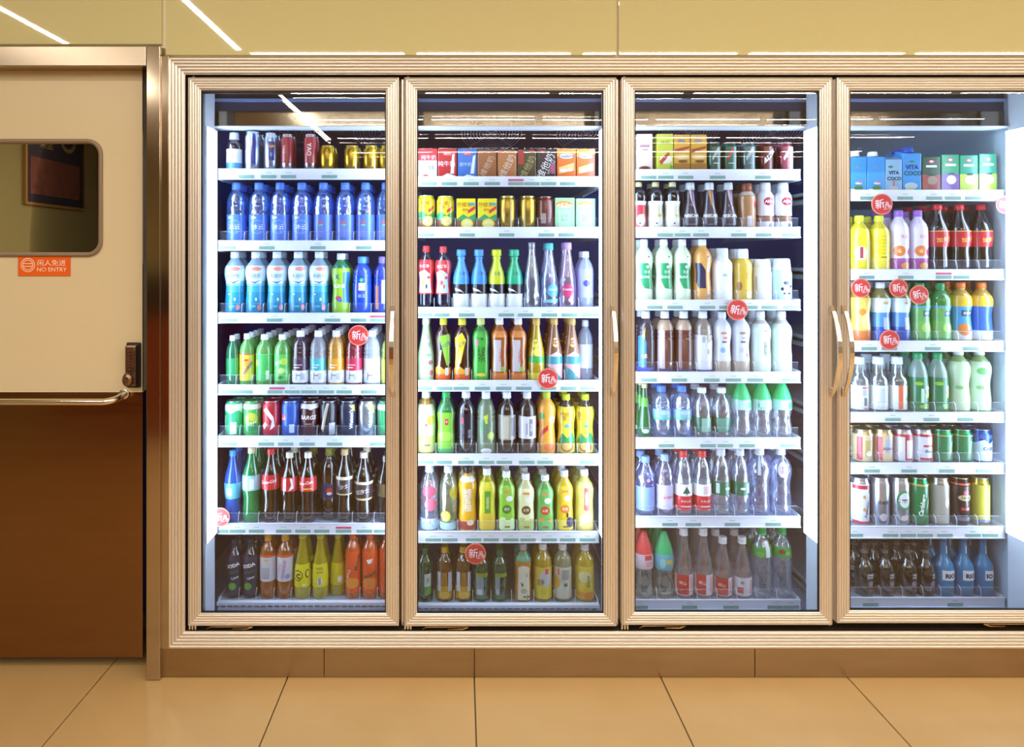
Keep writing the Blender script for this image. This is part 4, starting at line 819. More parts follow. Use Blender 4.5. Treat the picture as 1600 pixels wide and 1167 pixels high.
W(1,4,[792],611.5,29,'pet',('l','#3A2A24',.7,'#7A5A38'),'dark oolong bottle with silver panel','silver panel oolong','tea_bottle',cap='#F0F0F8',lab=[B(.24,.64,'9A9488'),Q(-.4,.2,.26,.62,'C8BEA8'),Q(.5,.9,.3,.6,'4A4458')],deep=1)
W(1,4,[823.6],611.5,29,'pet',('l','#4A3A34',.62,'#8A7058'),'oolong bottle with white panel and purple lettering','white panel oolong','tea_bottle',cap='#F0F0F8',lab=[B(.26,.62,'D8D4DC'),Q(.2,.6,.3,.58,'4A3A58'),T('乌\n龙\n茶',.4,.44,.26,'E0D8E8'),T('OOLONG',-.1,.42,.2,'6A4A8A',rot=90)],deep=1)
W(1,4,[854],611,29,'waist','#EBA53A','orange honey tea bottle with lime cap','orange honey tea','tea_bottle',cap='#C0D838',lab=[B(.04,.8,'EEA63C'),E(-.7,.62,.4,.35,'4FA050'),E(.6,.56,.42,.34,'F4F0E8'),T('V',.6,.56,.5,'3A9A5A'),G([(-.9,.36),(.1,.48),(.1,.4),(-.9,.28)],'D04038'),E(.2,.12,.7,.4,'E87A38')],deep=1)
for i, x in enumerate((886.6, 920.4)):
    W(1,4,[x],615,29,'waist',('l','#2A1810',.85),('yellow lemon tea bottle with lime cap and red characters','yellow lemon tea bottle in the shelf corner')[i],('lime cap tea','corner lemon tea')[i],'tea_bottle',cap='#C8DC30',lab=[B(.03,.80,'E8D63A'),T('柠檬\n茶' if not i else '檬\n茶',-.3-.45*i,.64,.46,'C0482C',bold=.05),E(.0+.1*i,.48,.3,.2,'3AA0A0'),G([(-1.2,.2),(-.6,.36),(0,.28),(.6,.38),(1.2,.25),(1.2,.18),(-1.2,.18)],'2F9A58'),E(0,.13,.75,.55,'A86A40'),E(-.1,.14,.5,.4,'D8B860')]+([Q(.0,.45,.05,.2,'F0ECE0')] if i else []),deep=2)
W(1,5,[673],726,29,'ripple',CLEAR,'clear peach water bottle with pink circles','pink circle water','water_bottle',cap='#F4F6FA',lab=[E(.0,.62,.75,.62,'E85A78'),E(.2,.42,.72,.7,'E86A88'),E(.6,.15,.5,.5,'D8506A'),B(.03,.2,'B8D4F0'),T('蜜桃',-.7,.5,.3,'C83A5A')],deep=2)
W(1,5,[705.5],727,29,'ripple',('g','#E8F4E2'),'clear lemon water bottle with yellow slice','yellow slice water','water_bottle',cap='#F4F6FA',lab=[E(-.3,.24,.62,.6,'E0D838'),E(-.3,.24,.48,.46,'ECE870'),E(.9,.6,.7,.7,'D0C838'),B(.03,.14,'B8D8E8')],deep=2)
W(1,5,[737],728,30,'waist','#E8A81E','yellow juice bottle with black cap and bold white brush','black cap juice','juice_bottle',cap='#20202C',lab=[B(.03,.78,'EBAF20'),B(.78,.86,'F0F0EC'),T('蜂\n蜜\n柚',.0,.5,.78,'FAF6EE',bold=.08),B(.03,.16,'A83A28'),E(.3,.14,.4,.3,'E8D8C0')],deep=2)
W(1,5,[766],731,28,'square',('l','#C8C028',.75),'yellow green pear juice bottle with green plaque','pear plaque juice','juice_bottle',cap='#F4F6FA',sq=.4,lab=[B(.03,.80,'D6CE30'),Q(-.35,.35,.28,.66,'4A9A30'),T('冰\n糖\n雪\n梨',0,.47,.34,'E8E8A8'),B(.03,.3,'E0C038')],deep=2)
for x, top, c, c2, dot, lk, nk, t in ((794.4,735,'8CC83C','D0E8B0','3E7A2C','green juice bottle with dark green seal','green seal juice','青柠'),(823.6,739,'E6E4B0','B8C878','6A4A2A','cream juice bottle with brown seal','cream seal juice','红枣'),(856,741,'68B85A','E89A40','C8402A','mint green juice bottle with red seal','red seal juice','山楂'),(883,734,'E8C42A','F0D848','E07A2A','golden juice bottle with orange seal','orange seal juice','鲜橙')):
    W(1,5,[x],top,28,'square',('l','#'+c,.7),lk,nk,'juice_bottle',cap='#F4F4F6',sq=.4,lab=[B(.03,.76,c),B(.03,.2,c2 if c2 != 'E89A40' else '7CC06A'),E(.25,.56,.4,.36,'ECECE4'),E(-.05,.38,.55,.5,dot),T(t,-.05,.38,.32,'F4EEDC'),Q(-.4,.3,.66,.70,'D88A60'),Q(-.3,.3,.07,.10,'8A6A30'),(E(.5,.16,.4,.6,'2E3A60') if t == '鲜橙' else E(-.5,.22,.3,.2,c2)),(E(.2,.28,.12,.3,'3A2A2A') if t == '鲜橙' else E(.5,.2,.2,.2,c2))],deep=2)
W(1,5,[918],732,30,'square',('l','#E8E060',.7),'pale yellow pear juice bottle with red ribbon','red ribbon juice','juice_bottle',cap='#F4F6FA',sq=.4,lab=[B(.03,.80,'E6E078'),G([(-.2,.72),(.35,.72),(.4,.36),(.1,.33),(-.25,.36)],'D0483A'),T('冰\n糖\n雪\n梨',.07,.54,.34,'FBEAD8'),E(0,.22,.7,.5,'F0ECA0'),G([(-.7,.1),(0,.3),(.4,.2),(-.2,.12)],'F8F4D8'),B(.03,.08,'E0C860')],deep=2)
W(1,6,[664],855,24,'pet',('l','#1E4A28',.85),'green tea bottle with narrow white leaf label','leaf label tea','tea_bottle',cap='#2A6A50',lab=[Q(-.1,.9,.14,.54,'C8D4C8'),Q(-.1,.9,.14,.3,'5AA048'),T('茉\n莉',.4,.42,.3,'3A6A3A')],deep=1)
for i, x in enumerate((695, 724)):
    W(1,6,[x],853,26,'pet',('l','#6A4418',.75,'#A87828'),('dark tea bottle with white and gold label','dark tea bottle with gold drop label')[i],('white gold tea','gold drop tea')[i],'tea_bottle',cap='#D8B040',lab=[B(.06,.30,'C89A30'),Q(-1,-.45,.2,.56,'C8CCD4'),Q(.5,1.1,.2,.56,'C8CCD4'),G([(-.3,.56),(.3,.56),(.4,.3),(-.4,.3)],'A87420'),E(0,.14,.7,.4,'D8B048')],deep=1)
for i, x in enumerate((752, 781)):
    W(1,6,[x],858,25,'pet',('l','#1A4A2C',.88),('dark green tea bottle with grey barcode panel','dark green tea bottle with slim barcode')[i],('barcode green tea','slim barcode tea')[i],'tea_bottle',cap='#2A6A40',lab=[B(.06,.12,'2A6A40'),Q(-.7,.3-.4*i,.14,.5,'8A98A0'),Q(-.5,.1-.4*i,.16,.26,'C8D0D4'),Q(-.7,.9,.5,.58,'8A9A28')],deep=1)
W(1,6,[817],848,28,'square',('l','#C88A38',.75,'#D8A050'),'amber tea bottle with cream butterfly label','butterfly tea','tea_bottle',cap='#B8BCC8',sq=.5,lab=[Q(-.55,.75,.04,.60,'E6DEC8'),E(.1,.60,.62,.3,'E6DEC8'),B(.72,.86,'4A9A78'),G([(-.3,.36),(.0,.32),(.05,.28),(-.1,.27)],'3A4A6A'),G([(.0,.32),(.1,.38),(.05,.3)],'3A4A6A'),E(.1,.2,.35,.3,'C0B490'),G([(.4,.05),(.55,.2),(.5,.05)],'4A8A4A'),E(.2,.1,.2,.1,'4A8A4A'),E(.6,.1,.18,.1,'4A8A4A'),T('乌\n龙',.45,.48,.22,'5A7A6A')],deep=1)
W(1,6,[848],848,29,'pet',('l','#D0B028',.62),'yellow tea bottle with grey and gold label','gold label tea','tea_bottle',cap='#F2F2F6',lab=[B(.22,.62,'D8C048'),E(.2,.42,.7,.9,'C8C4C8'),Q(.1,.5,.5,.6,'D05050'),T('蜂蜜\n柚子',-.4,.35,.34,'6A5A28'),B(.06,.22,'D0C030')],deep=1)
W(1,6,[879],848,29,'pet',('l','#B8B890',.5,'#D8D8B0'),'pale tea bottle with grey text panel','grey text tea','tea_bottle',cap='#F2F2F6',lab=[B(.06,.62,'C8C8B8'),E(-.8,.35,.5,.7,'D8A838'),Q(-.1,.7,.4,.58,'9A9A98'),Q(.1,.5,.28,.34,'6A6A70'),Q(-.6,-.4,.48,.60,'D86A60')],deep=1)
W(1,6,[919],849,30,'pet',('l','#E0C028',.7),'golden kumquat drink bottle in the shelf corner','kumquat bottle','juice_bottle',cap='#F4F4F8',lab=[B(.06,.64,'E0C438'),E(-.2,.46,.7,.6,'E8E0A0'),T('金\n桔\n柠\n檬',.2,.38,.3,'3A3020',bold=.03),E(.3,.12,.6,.4,'E08A30'),E(-.6,.14,.4,.3,'E89838')],deep=1)

# --- third door
ct(1005,'#E8D0D0',[Q(-.6,.6,.66,.72,'B89098'),Q(-.3,.4,.58,.61,'B89098'),E(0,.12,.75,.3,'A85A48'),E(0,.13,.5,.18,'4A2A22')],'tall pink coffee milk carton with cup picture','pink coffee carton',di=2,top=211,w=25,flat=True)
ct(1037,'#C8D048',[T('木瓜',0,.78,.5,'5A6A20'),E(.1,.34,.75,.5,'E8E0D8'),G([(-.7,.3),(.4,.55),(.6,.48),(-.5,.2)],'B83A38'),Q(-1,1,.02,.1,'C06048'),Q(.6,.9,.02,.2,'5A9A40')],'tall lime milk carton with cup picture','lime milk carton',di=2,top=211,w=26,flat=True)
for i, x in enumerate((1063, 1088)):
    ct(x,'#D8A430',[E(-.1,.84,.5,.2,'7A7E94'),G([(-.9,.62),(.9,.7),(.9,.64),(-.9,.52)],'A83828'),E(0,.42,.9,.3,'E8CC98'),Q(-1,1,0,.25,'A8742C'),E(.1,.3,.6,.2,'7A4A20')],('tall gold milk tea carton beside the lime carton','tall gold milk tea carton beside the slim cans')[i],('gold carton','second gold carton')[i],di=2,top=212,w=25,flat=True)
for x, c, a, b, lk, nk in ((1115,'2E5A50','A8B8B8','D8DCE0','slim green can with silver slash','silver slash can'),(1138.5,'2A6A5A','C84048','B8D8C8','slim green can with red mark','red mark can'),(1168,'5A7A80','B8C8C8','8AA0A0','slim grey green can','grey green can'),(1195.5,'6A2A2A','F0ECEC','8A3A32','slim maroon coffee can with white slanted word','maroon coffee can'),(1226.7,'9A4A5A','E8E4EC','C83A48','slim red and white coffee can by light post','post coffee can')):
    W(2,0,[x],224,24,'can',('m','#'+c),lk,nk,'coffee_can',lab=[Q(-.75,.75,.08,.86,c)]+([G([(-.6,.5),(.2,.85),(.4,.75),(-.5,.4)],a),Q(-.4,.3,.3,.33,b)] if nk != 'maroon coffee can' else [G([(-.6,.28),(.75,.62),(.75,.82),(-.6,.48)],a),T('NES',.1,.55,.5,'2A1416',rot=28,bold=.06)]) + ([Q(.2,.9,.1,.85,a)] if 'post' in nk else []),deep=1)
for i, (x, c1, c2, lk, nk) in enumerate(((1006,'D83848','F0E8E8','red and white label coffee bottle with cream cap','red white coffee'),(1034,'D8D0B8','E8E4E0','cream label coffee bottle with tan cap','cream coffee'),(1062,'DCD8C4','EAE6E2','cream label coffee bottle beside the pouch bottle','second cream coffee'))):
    W(2,1,[x],285,26,'waist',('l','#140E1A',.9),lk,nk,'coffee_bottle',cap='#D8D098',lab=[B(.03,.56,c1),B(.52,.60,'ECE8EC'),E(.15,.2,.6,.75,c2),E(.0,.14,.12,.1,'3A3A4A'),E(.4,.3,.3,.2,'C8B850' if i else 'F0D8D8')],deep=1)
for i, x in enumerate((1089, 1112, 1141)):
    W(2,1,[x],286,(30,30,29)[i],'bulb',('l','#2A2034',.85),('brown bulb coffee bottle with purple swirl','brown bulb coffee bottle with amber swirl','brown bulb coffee bottle standing apart')[i],('purple swirl coffee','amber swirl coffee','lone bulb coffee')[i],'coffee_bottle',cap='#D4D8DC',lab=[B(.03,.86,'2E2438'),G([(-.5,.85),(0,.85),(.45,.55),(.55,.4),(.1,.55)],('C8A8B8','C08A50','C8A8B0')[i]),G([(0,.83),(.3,.83),(.5,.5),(.3,.5)],('7A4A8A','A06A38','7A4A7A')[i]),T('NESCAFE',0,.3,.34,'F0EEF4',bold=.03),E(0,.12,.5,.06,'8A7A9A')],deep=1)
W(2,1,[1175],287,29,'milk','#9A6A4A','tan coffee bottle with brown cap and red oval','tan coffee bottle','coffee_bottle',cap='#8A4A30',lab=[B(.04,.72,'A8784E'),E(.75,.55,.4,.36,'A8283C'),Q(-.4,.1,.08,.3,'C8C4CC'),B(.74,.82,'C8B8A8')],deep=1)
for i, x in enumerate((1204, 1232)):
    W(2,1,[x],286,28,'milk','#E8E4EC',('white milkshake bottle with red oval and brown band','white milkshake bottle beside the light post')[i],('milkshake bottle','post milkshake')[i],'milk_bottle',cap='#E0E4EA',lab=[B(.18,.32,'8A5A40'),G([(-1.2,.32),(-.5,.37),(.2,.31),(.9,.37),(.9,.3),(-1.2,.3)],'E8E4EC'),E(.1,.6,.62,.5,'A8243C'),T('AHA',.1,.6,.36,'F8E8EC',bold=.04),E(.3,.1,.22,.26,'4A4A60')],deep=1)
for i, x in enumerate((1006, 1037.6, 1065)):
    W(2,2,[x],374,28,'waist','#DCE8CC',('matcha milk tea bottle with green leaf, at the end','matcha milk tea bottle with green leaf, in between','matcha milk tea bottle with green leaf, by orange tea')[i],('end matcha tea','middle matcha tea','matcha tea')[i],'milk_tea_bottle',cap='#F4F6FA',lab=[B(.03,.80,'D8E6C8'),G([(-.6,.62),(.3,.62),(1,.5),(1,.2),(-.1,.22),(-.6,.35)],'1E9A62'),T('奶茶',.25,.48,.36,'E8F6EC'),E(.3,.56,.2,.18,'D8EAD8'),T('RUNG',0,.40,.3,'E8F6EC'),E(.4,.72,.1,.1,'4A6A4A')],deep=1)
W(2,2,[1098],374,29,'waist','#DFA458','orange milk tea bottle with navy patch','orange milk tea','milk_tea_bottle',cap='#F4F6FA',lab=[B(.03,.84,'DDA050'),G([(-1.1,.62),(-.4,.62),(.15,.5),(.15,.22),(-.6,.22),(-1.1,.32)],'22264C'),Q(.3,.65,.48,.64,'C8C0C8'),E(.5,.1,.2,.2,'4A6AC0'),E(.4,.72,.14,.12,'3A3A4A')],deep=1)
W(2,2,[1131.5],388,33,'milk','#EEF0F6','large plain white yoghurt bottle','large yoghurt bottle','milk_bottle',cap='#E0E8F0',lab=[T('优酸乳',.2,.45,.3,'C8D0E0',rot=90),E(-.1,.5,.25,.15,'A8C8E8')],deep=1)
W(2,2,[1162],389,29,'milk','#DDB63C','golden yellow milk bottle with white cap','golden milk bottle','milk_bottle',cap='#F2F4F8',lab=[B(.05,.74,'DDB840'),T('红枣\n牛奶',.2,.5,.32,'C08A28',rot=90),Q(0,.6,.08,.2,'ECE4D0'),E(-.8,.3,.3,.5,'A86A38')],deep=1)
W(2,2,[1194],405,30,'jar','#ECEEF4','plain white yoghurt jar with wide cap','white yoghurt jar','milk_bottle',cap='#F4F6FA',lab=[Q(-1.0,-.75,.05,.6,'C8B8A8')],deep=1)
W(2,2,[1225],404,31,'jar','#C4E4E4','pale aqua yoghurt jar with black and white patch','aqua yoghurt jar','milk_bottle',cap='#F4F6FA',lab=[E(.1,.3,.65,.65,'ECEEF2'),E(.0,.44,.28,.2,'2A3448'),E(-.4,.3,.14,.2,'2A3448'),E(.5,.36,.16,.14,'2A3448'),E(.3,.2,.2,.12,'2A3448'),E(-.2,.2,.12,.1,'2A3448')],deep=1)
W(2,3,[1009.5],486,29,'dome',('l','#4A3A48',.6,'#8A7078'),'dark bottle with blue and orange side label','blue orange bottle','milk_tea_bottle',cap='#F0F2F8',lab=[G([(-1.1,.05),(-.1,.05),(-.1,.5),(-.4,.62),(-1.1,.6)],'2F7AD8'),G([(-.6,.6),(-.2,.75),(-.3,.55)],'E8A838'),T('RE',-.3,.28,.4,'E8C858',rot=10),B(.03,.1,'3A4AB0')],deep=1)
for i, x in enumerate((1045, 1075)):
    W(2,3,[x],486,29,'dome',('l','#5A2A20',.85),('brown coffee milk bottle with pale side panel','brown coffee milk bottle with small wordmark')[i],('pale side coffee','wordmark coffee')[i],'milk_tea_bottle',cap='#F0F2F8',lab=[B(.07,.70,'5E2A22'),B(.03,.07,'3A3A7A'),B(.70,.86,'B89A84'),T('午后',.35-.2*i,.56,.26,'D8C890'),E(.4,.16,.14,.14,'E8D8D0')]+([Q(-1.1,-.25,.08,.7,'B0A0B0')] if not i else []),deep=1)
W(2,3,[1107],486,30,'dome',('l','#A8988C',.7),'grey white milk tea bottle with gold plaque','gold plaque milk tea','milk_tea_bottle',cap='#F0F2F8',lab=[B(.06,.62,'D4D4E0'),B(.03,.06,'3A3A8A'),Q(.15,.5,.5,.62,'A8985A'),T('奶\n茶',.3,.35,.28,'5A5A6A'),Q(-.4,-.1,.5,.6,'A8A8B8')],deep=1)
for i, x in enumerate((1140, 1170)):
    W(2,3,[x],487,29,'waist','#D8D8E2',('white milk tea bottle with coral scribbles','white milk tea bottle with brown specks')[i],('scribble milk tea','speck milk tea')[i],'milk_tea_bottle',cap='#F0F2F8',lab=[B(.03,.2,'B8A898'),B(.2,.84,'D8DAE6'),E(-.1,.66,.35,.14,'D88A78' if not i else 'A08A80'),E(.1,.58,.3,.16,'D88A78' if not i else 'B8A8A8'),Q(-.3,.3,.50,.53,'5A5A80'),E(-.2,.38,.3,.3,'8AB0D8' if not i else 'C8C8D8'),E(.5,.3,.2,.3,'B83A48' if i else '9AC08A')],deep=1)
for i, x in enumerate((1201, 1231)):
    W(2,3,[x],486,31,'square','#D6E4DA',('pale mint milk tea bottle with upright characters','pale mint milk tea bottle beside the light post')[i],('mint milk tea','post milk tea')[i],'milk_tea_bottle',cap='#F0F4F8',sq=.3,lab=[B(.03,.78,'D8E6DC'),B(.80,.86,'B8B0A8'),T('经\n典\n奶\n茶',.25,.40,.36,('4A5A58','A8B8B4')[i],bold=.02),Q(.1,.4,.68,.70,'8A9A98')],deep=1)
W(2,4,[1007],599,23,'green',('l','#0E6A3A',.78,'#1F8A50'),'small green glass mineral water bottle with gold cap','green glass water','water_bottle',cap='#D8D0A0',lab=[B(.58,.74,'5FB84A'),E(0,.14,.5,.3,'B8D8C8')],deep=2)
for i, x in enumerate((1035, 1065)):
    W(2,4,[x],602,31,'dome',('g','#CDE2FF'),('blue tinted water bottle beside the green glass','blue tinted water bottle beside clear water')[i],('blue tint water','second blue tint water')[i],'water_bottle',cap='#4A86E8',lab=[B(.40,.56,'7FB0E8'),B(.36,.40,'4FB8A0'),E(.1,.5,.5,.22,'A8CCF4')],deep=1)
for i, x in enumerate((1100, 1129)):
    W(2,4,[x],605,30,'bullet',CLEAR,('clear water bottle with green panel label','clear water bottle with green pale strip label')[i],('green panel water','pale strip water')[i],'water_bottle',cap='#F2F6FA',lab=[B(.12,.42,'1E6A54'),Q((-.3,-.6)[i],(.8,.4)[i],.13,.41,'5A9A88' if i else '8AB8A8')],deep=1)
for i, x in enumerate((1162.5, 1193, 1227)):
    W(2,4,[x],594,31,'cone',CLEAR,('clear water with green cone cap, first of three','clear water with green cone cap, middle of three','clear water with green cone cap, by light post')[i],('first cone water','middle cone water','post cone water')[i],'water_bottle',cap='#2FC878',lab=[B(.50,.68,'A8D8D0'),E(.6-.9*(i == 1),.58,.35,.35,'3AB880'),Q(-.5,.1,.52,.66,'C4E4E4')],deep=1)
W(2,5,[1010],712,30,'ripple',('g','#C8D6FF'),'blue tinted ribbed water bottle at the door stile','ribbed blue water','water_bottle',cap='#8FB4F0',lab=[B(.1,.5,'8AA4E4'),E(0,.62,.2,.2,'D8A0A8')],deep=1)
W(2,5,[1040],709,28,'pet',('g','#E6E0F6'),'pinkish spring water bottle with pale blue cap','pale cap water','water_bottle',cap='#A8CCF4',lab=[B(.12,.52,'CCC4E4'),T('evian',.25,.32,.4,'D8708A',bold=.03)],deep=1)
for i, x in enumerate((1075.5, 1105)):
    W(2,5,[x],703,29,'bullet',CLEAR,('clear water bottle with red cap and tree emblem','clear water bottle with red cap and text panel')[i],('red cap water','text panel water')[i],'water_bottle',cap='#D83C44',lab=[B(.10,.32,'CC2834'),B(.32,.50,'ECEEF4'),T('农夫山泉',.05,.24,.27,'FBECEE',bold=.03),Q(-.5,.6,.15,.165,'F0C8CC')]+([G([(-.35,.36),(.55,.36),(.1,.47)],'1E5A4A'),Q(.04,.16,.34,.37,'1E5A4A')] if not i else [Q(-.2,.5,.35,.47,'E8C0C4')]),deep=2)
for i, x in enumerate((1133.6, 1160)):
    W(2,5,[x],700,29,'bullet',CLEAR,('clear water bottle with dark green label, red cap neighbour','clear water bottle with dark green label and grey panel')[i],('dark green label water','grey panel water')[i],'water_bottle',cap='#E4EAF2',lab=[B(.32,.52,'12684A'),Q((-.8,.4)[i],(-.4,.9)[i],.35,.5,'B8D0C8'),E(.5-.6*i,.42,.3,.14,'D8E8E0')],deep=1)
for i, x in enumerate((1190, 1220)):
    W(2,5,[x],699,33,'waist',('g','#DCE6FF'),('large clear waisted water bottle beside green label','large clear waisted water bottle with lilac oval')[i],('waisted water','oval label water')[i],'water_bottle',cap='#E8ECF4',lab=([E(-.1,.70,.5,.75,'C8C0E4'),T('怡宝',-.1,.7,.34,'A8486A',rot=80)] if i else [Q(-.6,-.3,.62,.9,'D0D8F0')]),deep=1)
W(2,6,[1009],829,31,'cone',('g','#EEEEE6'),'clear bottle with red cone cap and red label','red cone bottle','water_bottle',cap='#E8484C',lab=[B(.46,.68,'D8C0C8'),Q(-.2,.6,.60,.67,'D04048'),Q(-.1,.7,.5,.58,'D8A0A8')],deep=2)
W(2,6,[1043],829,31,'cone',('g','#EEEEE6'),'clear bottle with green cone cap and teal label','green cone bottle','water_bottle',cap='#2FB870',lab=[B(.44,.68,'5AA8B8'),Q(-.1,.7,.54,.60,'C8B048'),E(-.4,.55,.3,.5,'8AC8D0')],deep=2)
for i, (x, tp) in enumerate(((1075,824),(1104,824),(1135,838),(1166,838))):
    W(2,6,[x],tp,30,'slope',('g','#F6F0F2'),('clear soda bottle with red label beside green cone','second clear soda bottle with red label, tall neck','third clear red label soda bottle, lower cap','clear soda bottle with blue lettered white label')[i],('red label soda','second red soda','third red soda','blue letter soda')[i],'soda_bottle',cap='#ECECF2',lab=[B(.06,.36,'D8D0D8'),(Q(-1.1,.25-.3*(i == 1),.07,.36,'C8342E') if i < 3 else Q(-.9,-.3,.1,.2,'C8342E')),T('崂山' if i < 3 else '崂',-.4 if i < 3 else -.4,.24 if i < 3 else .28,.36,'F8E8E6' if i < 3 else '2A3C8A',rot=-6,bold=.04),Q(.4,.75,.1,.32,'E0A8A8')],deep=1)
for i, x in enumerate((1200, 1232)):
    W(2,6,[x],822,31,'ripple',CLEAR,('clear ribbed water bottle with green cap and barcode','clear ribbed water bottle with green picture label')[i],('barcode ribbed water','picture ribbed water')[i],'water_bottle',cap='#2FB058',lab=[B(.60,.74,'3A9A48')]+([Q(.1,.6,.6,.82,'D8DCE0'),E(-.5,.64,.4,.3,'5AB050')] if not i else [E(-.3,.68,.35,.25,'8A3A38'),E(.3,.66,.3,.2,'6AC048')]),deep=1)

# --- fourth door
for i, x in enumerate((1345, 1373.6)):
    ct(x,'#4FA4E0',[Q(-1,1,.5,.86,'3F94DC'),E(0,.62,.2,.08,'C87A38'),E(.1,.13,.5,.28,'5A8A4A'),E(.1,.24,.4,.12,'E8E4E8'),E(.3,.27,.25,.12,'D878A0'),E(-.6,.08,.3,.14,'F0F0E8')],('blue coconut drink carton with white cap, nearest the stile','blue coconut drink carton with white cap, second along')[i],('coconut carton','second coconut carton')[i],di=3,top=238,w=28,cap='#ECF0F6',deep=0)
ct(1400,'#8FB8D8',[T('VITA',0,.56,.46,'2A3A6A',bold=.05),T('COCO',.05,.40,.46,'2A4A5A',bold=.05),E(-.4,.72,.3,.16,'4A8A6A'),E(0,.14,.6,.22,'C8C0B8'),Q(-.1,.1,.2,.35,'C86A6A')],'pale blue coconut water carton without cap','capless coconut carton',di=3,top=246,w=26,deep=1)
ct(1431,'#4A9CE0',[T('VITA',.0,.56,.5,'1F3A8A',bold=.05),T('COCO',.1,.43,.5,'1F5A6A',bold=.05),E(0,.68,.3,.1,'3A8A5A'),E(-.1,.16,.7,.36,'B8D0DC'),E(-.2,.10,.5,.14,'D8C890')],'bright blue coconut water carton with blue cap','blue cap carton',di=3,top=231,w=30,cap='#2A4FC0',deep=1)
for x, c, c2, tp, lk, nk in ((1453,'3A5A48','A84848',246,'dark green milk carton partly behind coconut water','dark milk carton'),(1485,'2A9A6A','7A4AA8',243,'green milk carton with purple lower half','purple milk carton'),(1513,'2A9A7A','B8D048',244,'green milk carton with lime lower half','lime foot milk carton'),(1545,'38A880','C0D850',242,'green milk carton by the light post','post milk carton')):
    ct(x,'#'+c,[Q(-1,1,.02,.5,c2),E(0,.86,.35,.2,'D8405A'),E(0,.86,.22,.12,'F0E8EC'),Q(-.6,.6,.70,.76,'E8F0EC'),E(.1,.35,.55,.5,'E8E4E8' if nk[0] != 'd' else 'A89080'),E(.1,.5,.4,.14,'2A4A50')],lk,nk,di=3,top=tp,w=29,deep=1,flat=True,name='milk_carton')
for i, x in enumerate((1344, 1374.6)):
    W(3,1,[x],337,30,'pet',('l','#E0CC28',.78),('yellow tea bottle with white badge and barcode','yellow tea bottle with ribbed plain label')[i],('badge yellow tea','plain yellow tea')[i],'juice_bottle',cap='#E4E840',lab=[B(.05,.76,'E4D42E')]+([E(-.4,.33,.6,.75,'F0ECD8'),Q(-.5,-.2,.24,.44,'A83A48'),Q(.4,.9,.16,.54,'D8D4C8')] if not i else [Q(-.3,.3,.25,.27,'8A7A28')]+[Q(-.5,.5,.32+.06*q,.335+.06*q,'CCB828') for q in range(6)]),deep=2)
for i, x in enumerate((1402, 1432)):
    W(3,1,[x],329,29,'pet','#D8CCE4',('milky white bottle with purple cap, orange disc half seen','milky white bottle with purple cap, orange disc in full')[i],('purple cap bottle','disc purple bottle')[i],'juice_bottle',cap='#9A6AC8',lab=[B(.05,.8,'DCD2E8'),B(.05,.22,'A84A98'),T('乳果',.1,.57,.38,'E0704A'),E(-.15-.3*(1-i),.34,.62,.58,'E0803A'),T('G',-.15-.3*(1-i),.34,.36,'F8E8D8'),E(.75,.32,.35,.4,'C04A98'),E(.2,.1,.5,.36,'E89A38')],deep=2)
for i, x in enumerate((1464, 1499, 1533)):
    W(3,1,[x],320,33,'coke',COLA,('large dark drink bottle with red label beside purple caps','large dark drink bottle with red label, middle one','large dark drink bottle with red label by light post')[i],('large dark drink','middle dark drink','post dark drink')[i],'cola_bottle',cap='#E02C3C',lab=[B(.37,.60,'C02834'),T('加多宝',.0+.25*(i > 0),.48,.46,'F0D848',rot=6,bold=.05),B(.595,.61,'D8A048')],deep=2)
W(3,2,[1345],440,30,'waist',('l','#E0A030',.75),'orange yellow juice bottle hidden behind round tag','hidden orange juice','juice_bottle',cap='#F0E8D8',lab=[B(.03,.20,'E0782E'),B(.20,.74,'E8C860'),E(-.4,.5,.4,.4,'E08A3A'),E(.2,.35,.7,.9,'F0DC90')],deep=1)
for i, x in enumerate((1376.6, 1405)):
    W(3,2,[x],441,30,'waist',('l','#A8A058',.6),('blue and white sports bottle with white cap','blue and white sports bottle under hanging tags')[i],('blue white bottle','tagged blue bottle')[i],'sports_drink_bottle',cap='#F2F4F8',lab=[B(.03,.26,'2A4AA8'),B(.26,.50,'4F8ACB'),B(.50,.74,'CCDCE8'),Q(-.1,.55,.22,.42,'B8C0D0'),E(.1,.66,.3,.14,'C8A060')],deep=1)
for i, x in enumerate((1440, 1468)):
    W(3,2,[x],442,31,'waist',('l','#3FA048',.72),('green juice bottle half behind hanging tag','green juice bottle with blue brand plate')[i],('tagged green juice','plate green juice')[i],'juice_bottle',cap='#28A060',lab=[B(.05,.36,'7ABA60'),B(.36,.60,'6AB060'),B(.58,.62,'5AA8C0'),Q(-.2,.75,.44,.54,'2A5A8A'),T('果粒',.25,.49,.3,'F0F4FA'),E(.2,.25,.6,.5,'A8D870'),B(.03,.08,'4A9A58')],deep=2)
for i, x in enumerate((1497, 1530)):
    W(3,2,[x],441,32,'waist',('l','#D8A838',.7),('orange juice bottle with blue brand plate','orange juice bottle with wide blue sleeve')[i],('plate orange juice','blue sleeve juice')[i],'juice_bottle',cap='#F08038',lab=[B(.60,.78,'E0B838'),B(.20,.60,'4A9AD8' if not i else '3A6AB8'),B(.05,.20,'D8DCE0')]+([Q(-.4,.75,.44,.54,'2A4A6A'),T('果粒橙',.2,.49,.28,'F0F4FA'),E(-.1,.22,.6,.6,'D8823A'),E(.4,.2,.3,.1,'D83A50')] if not i else [Q(-.1,.1,.1,.2,'8AA0D0')]),deep=2)
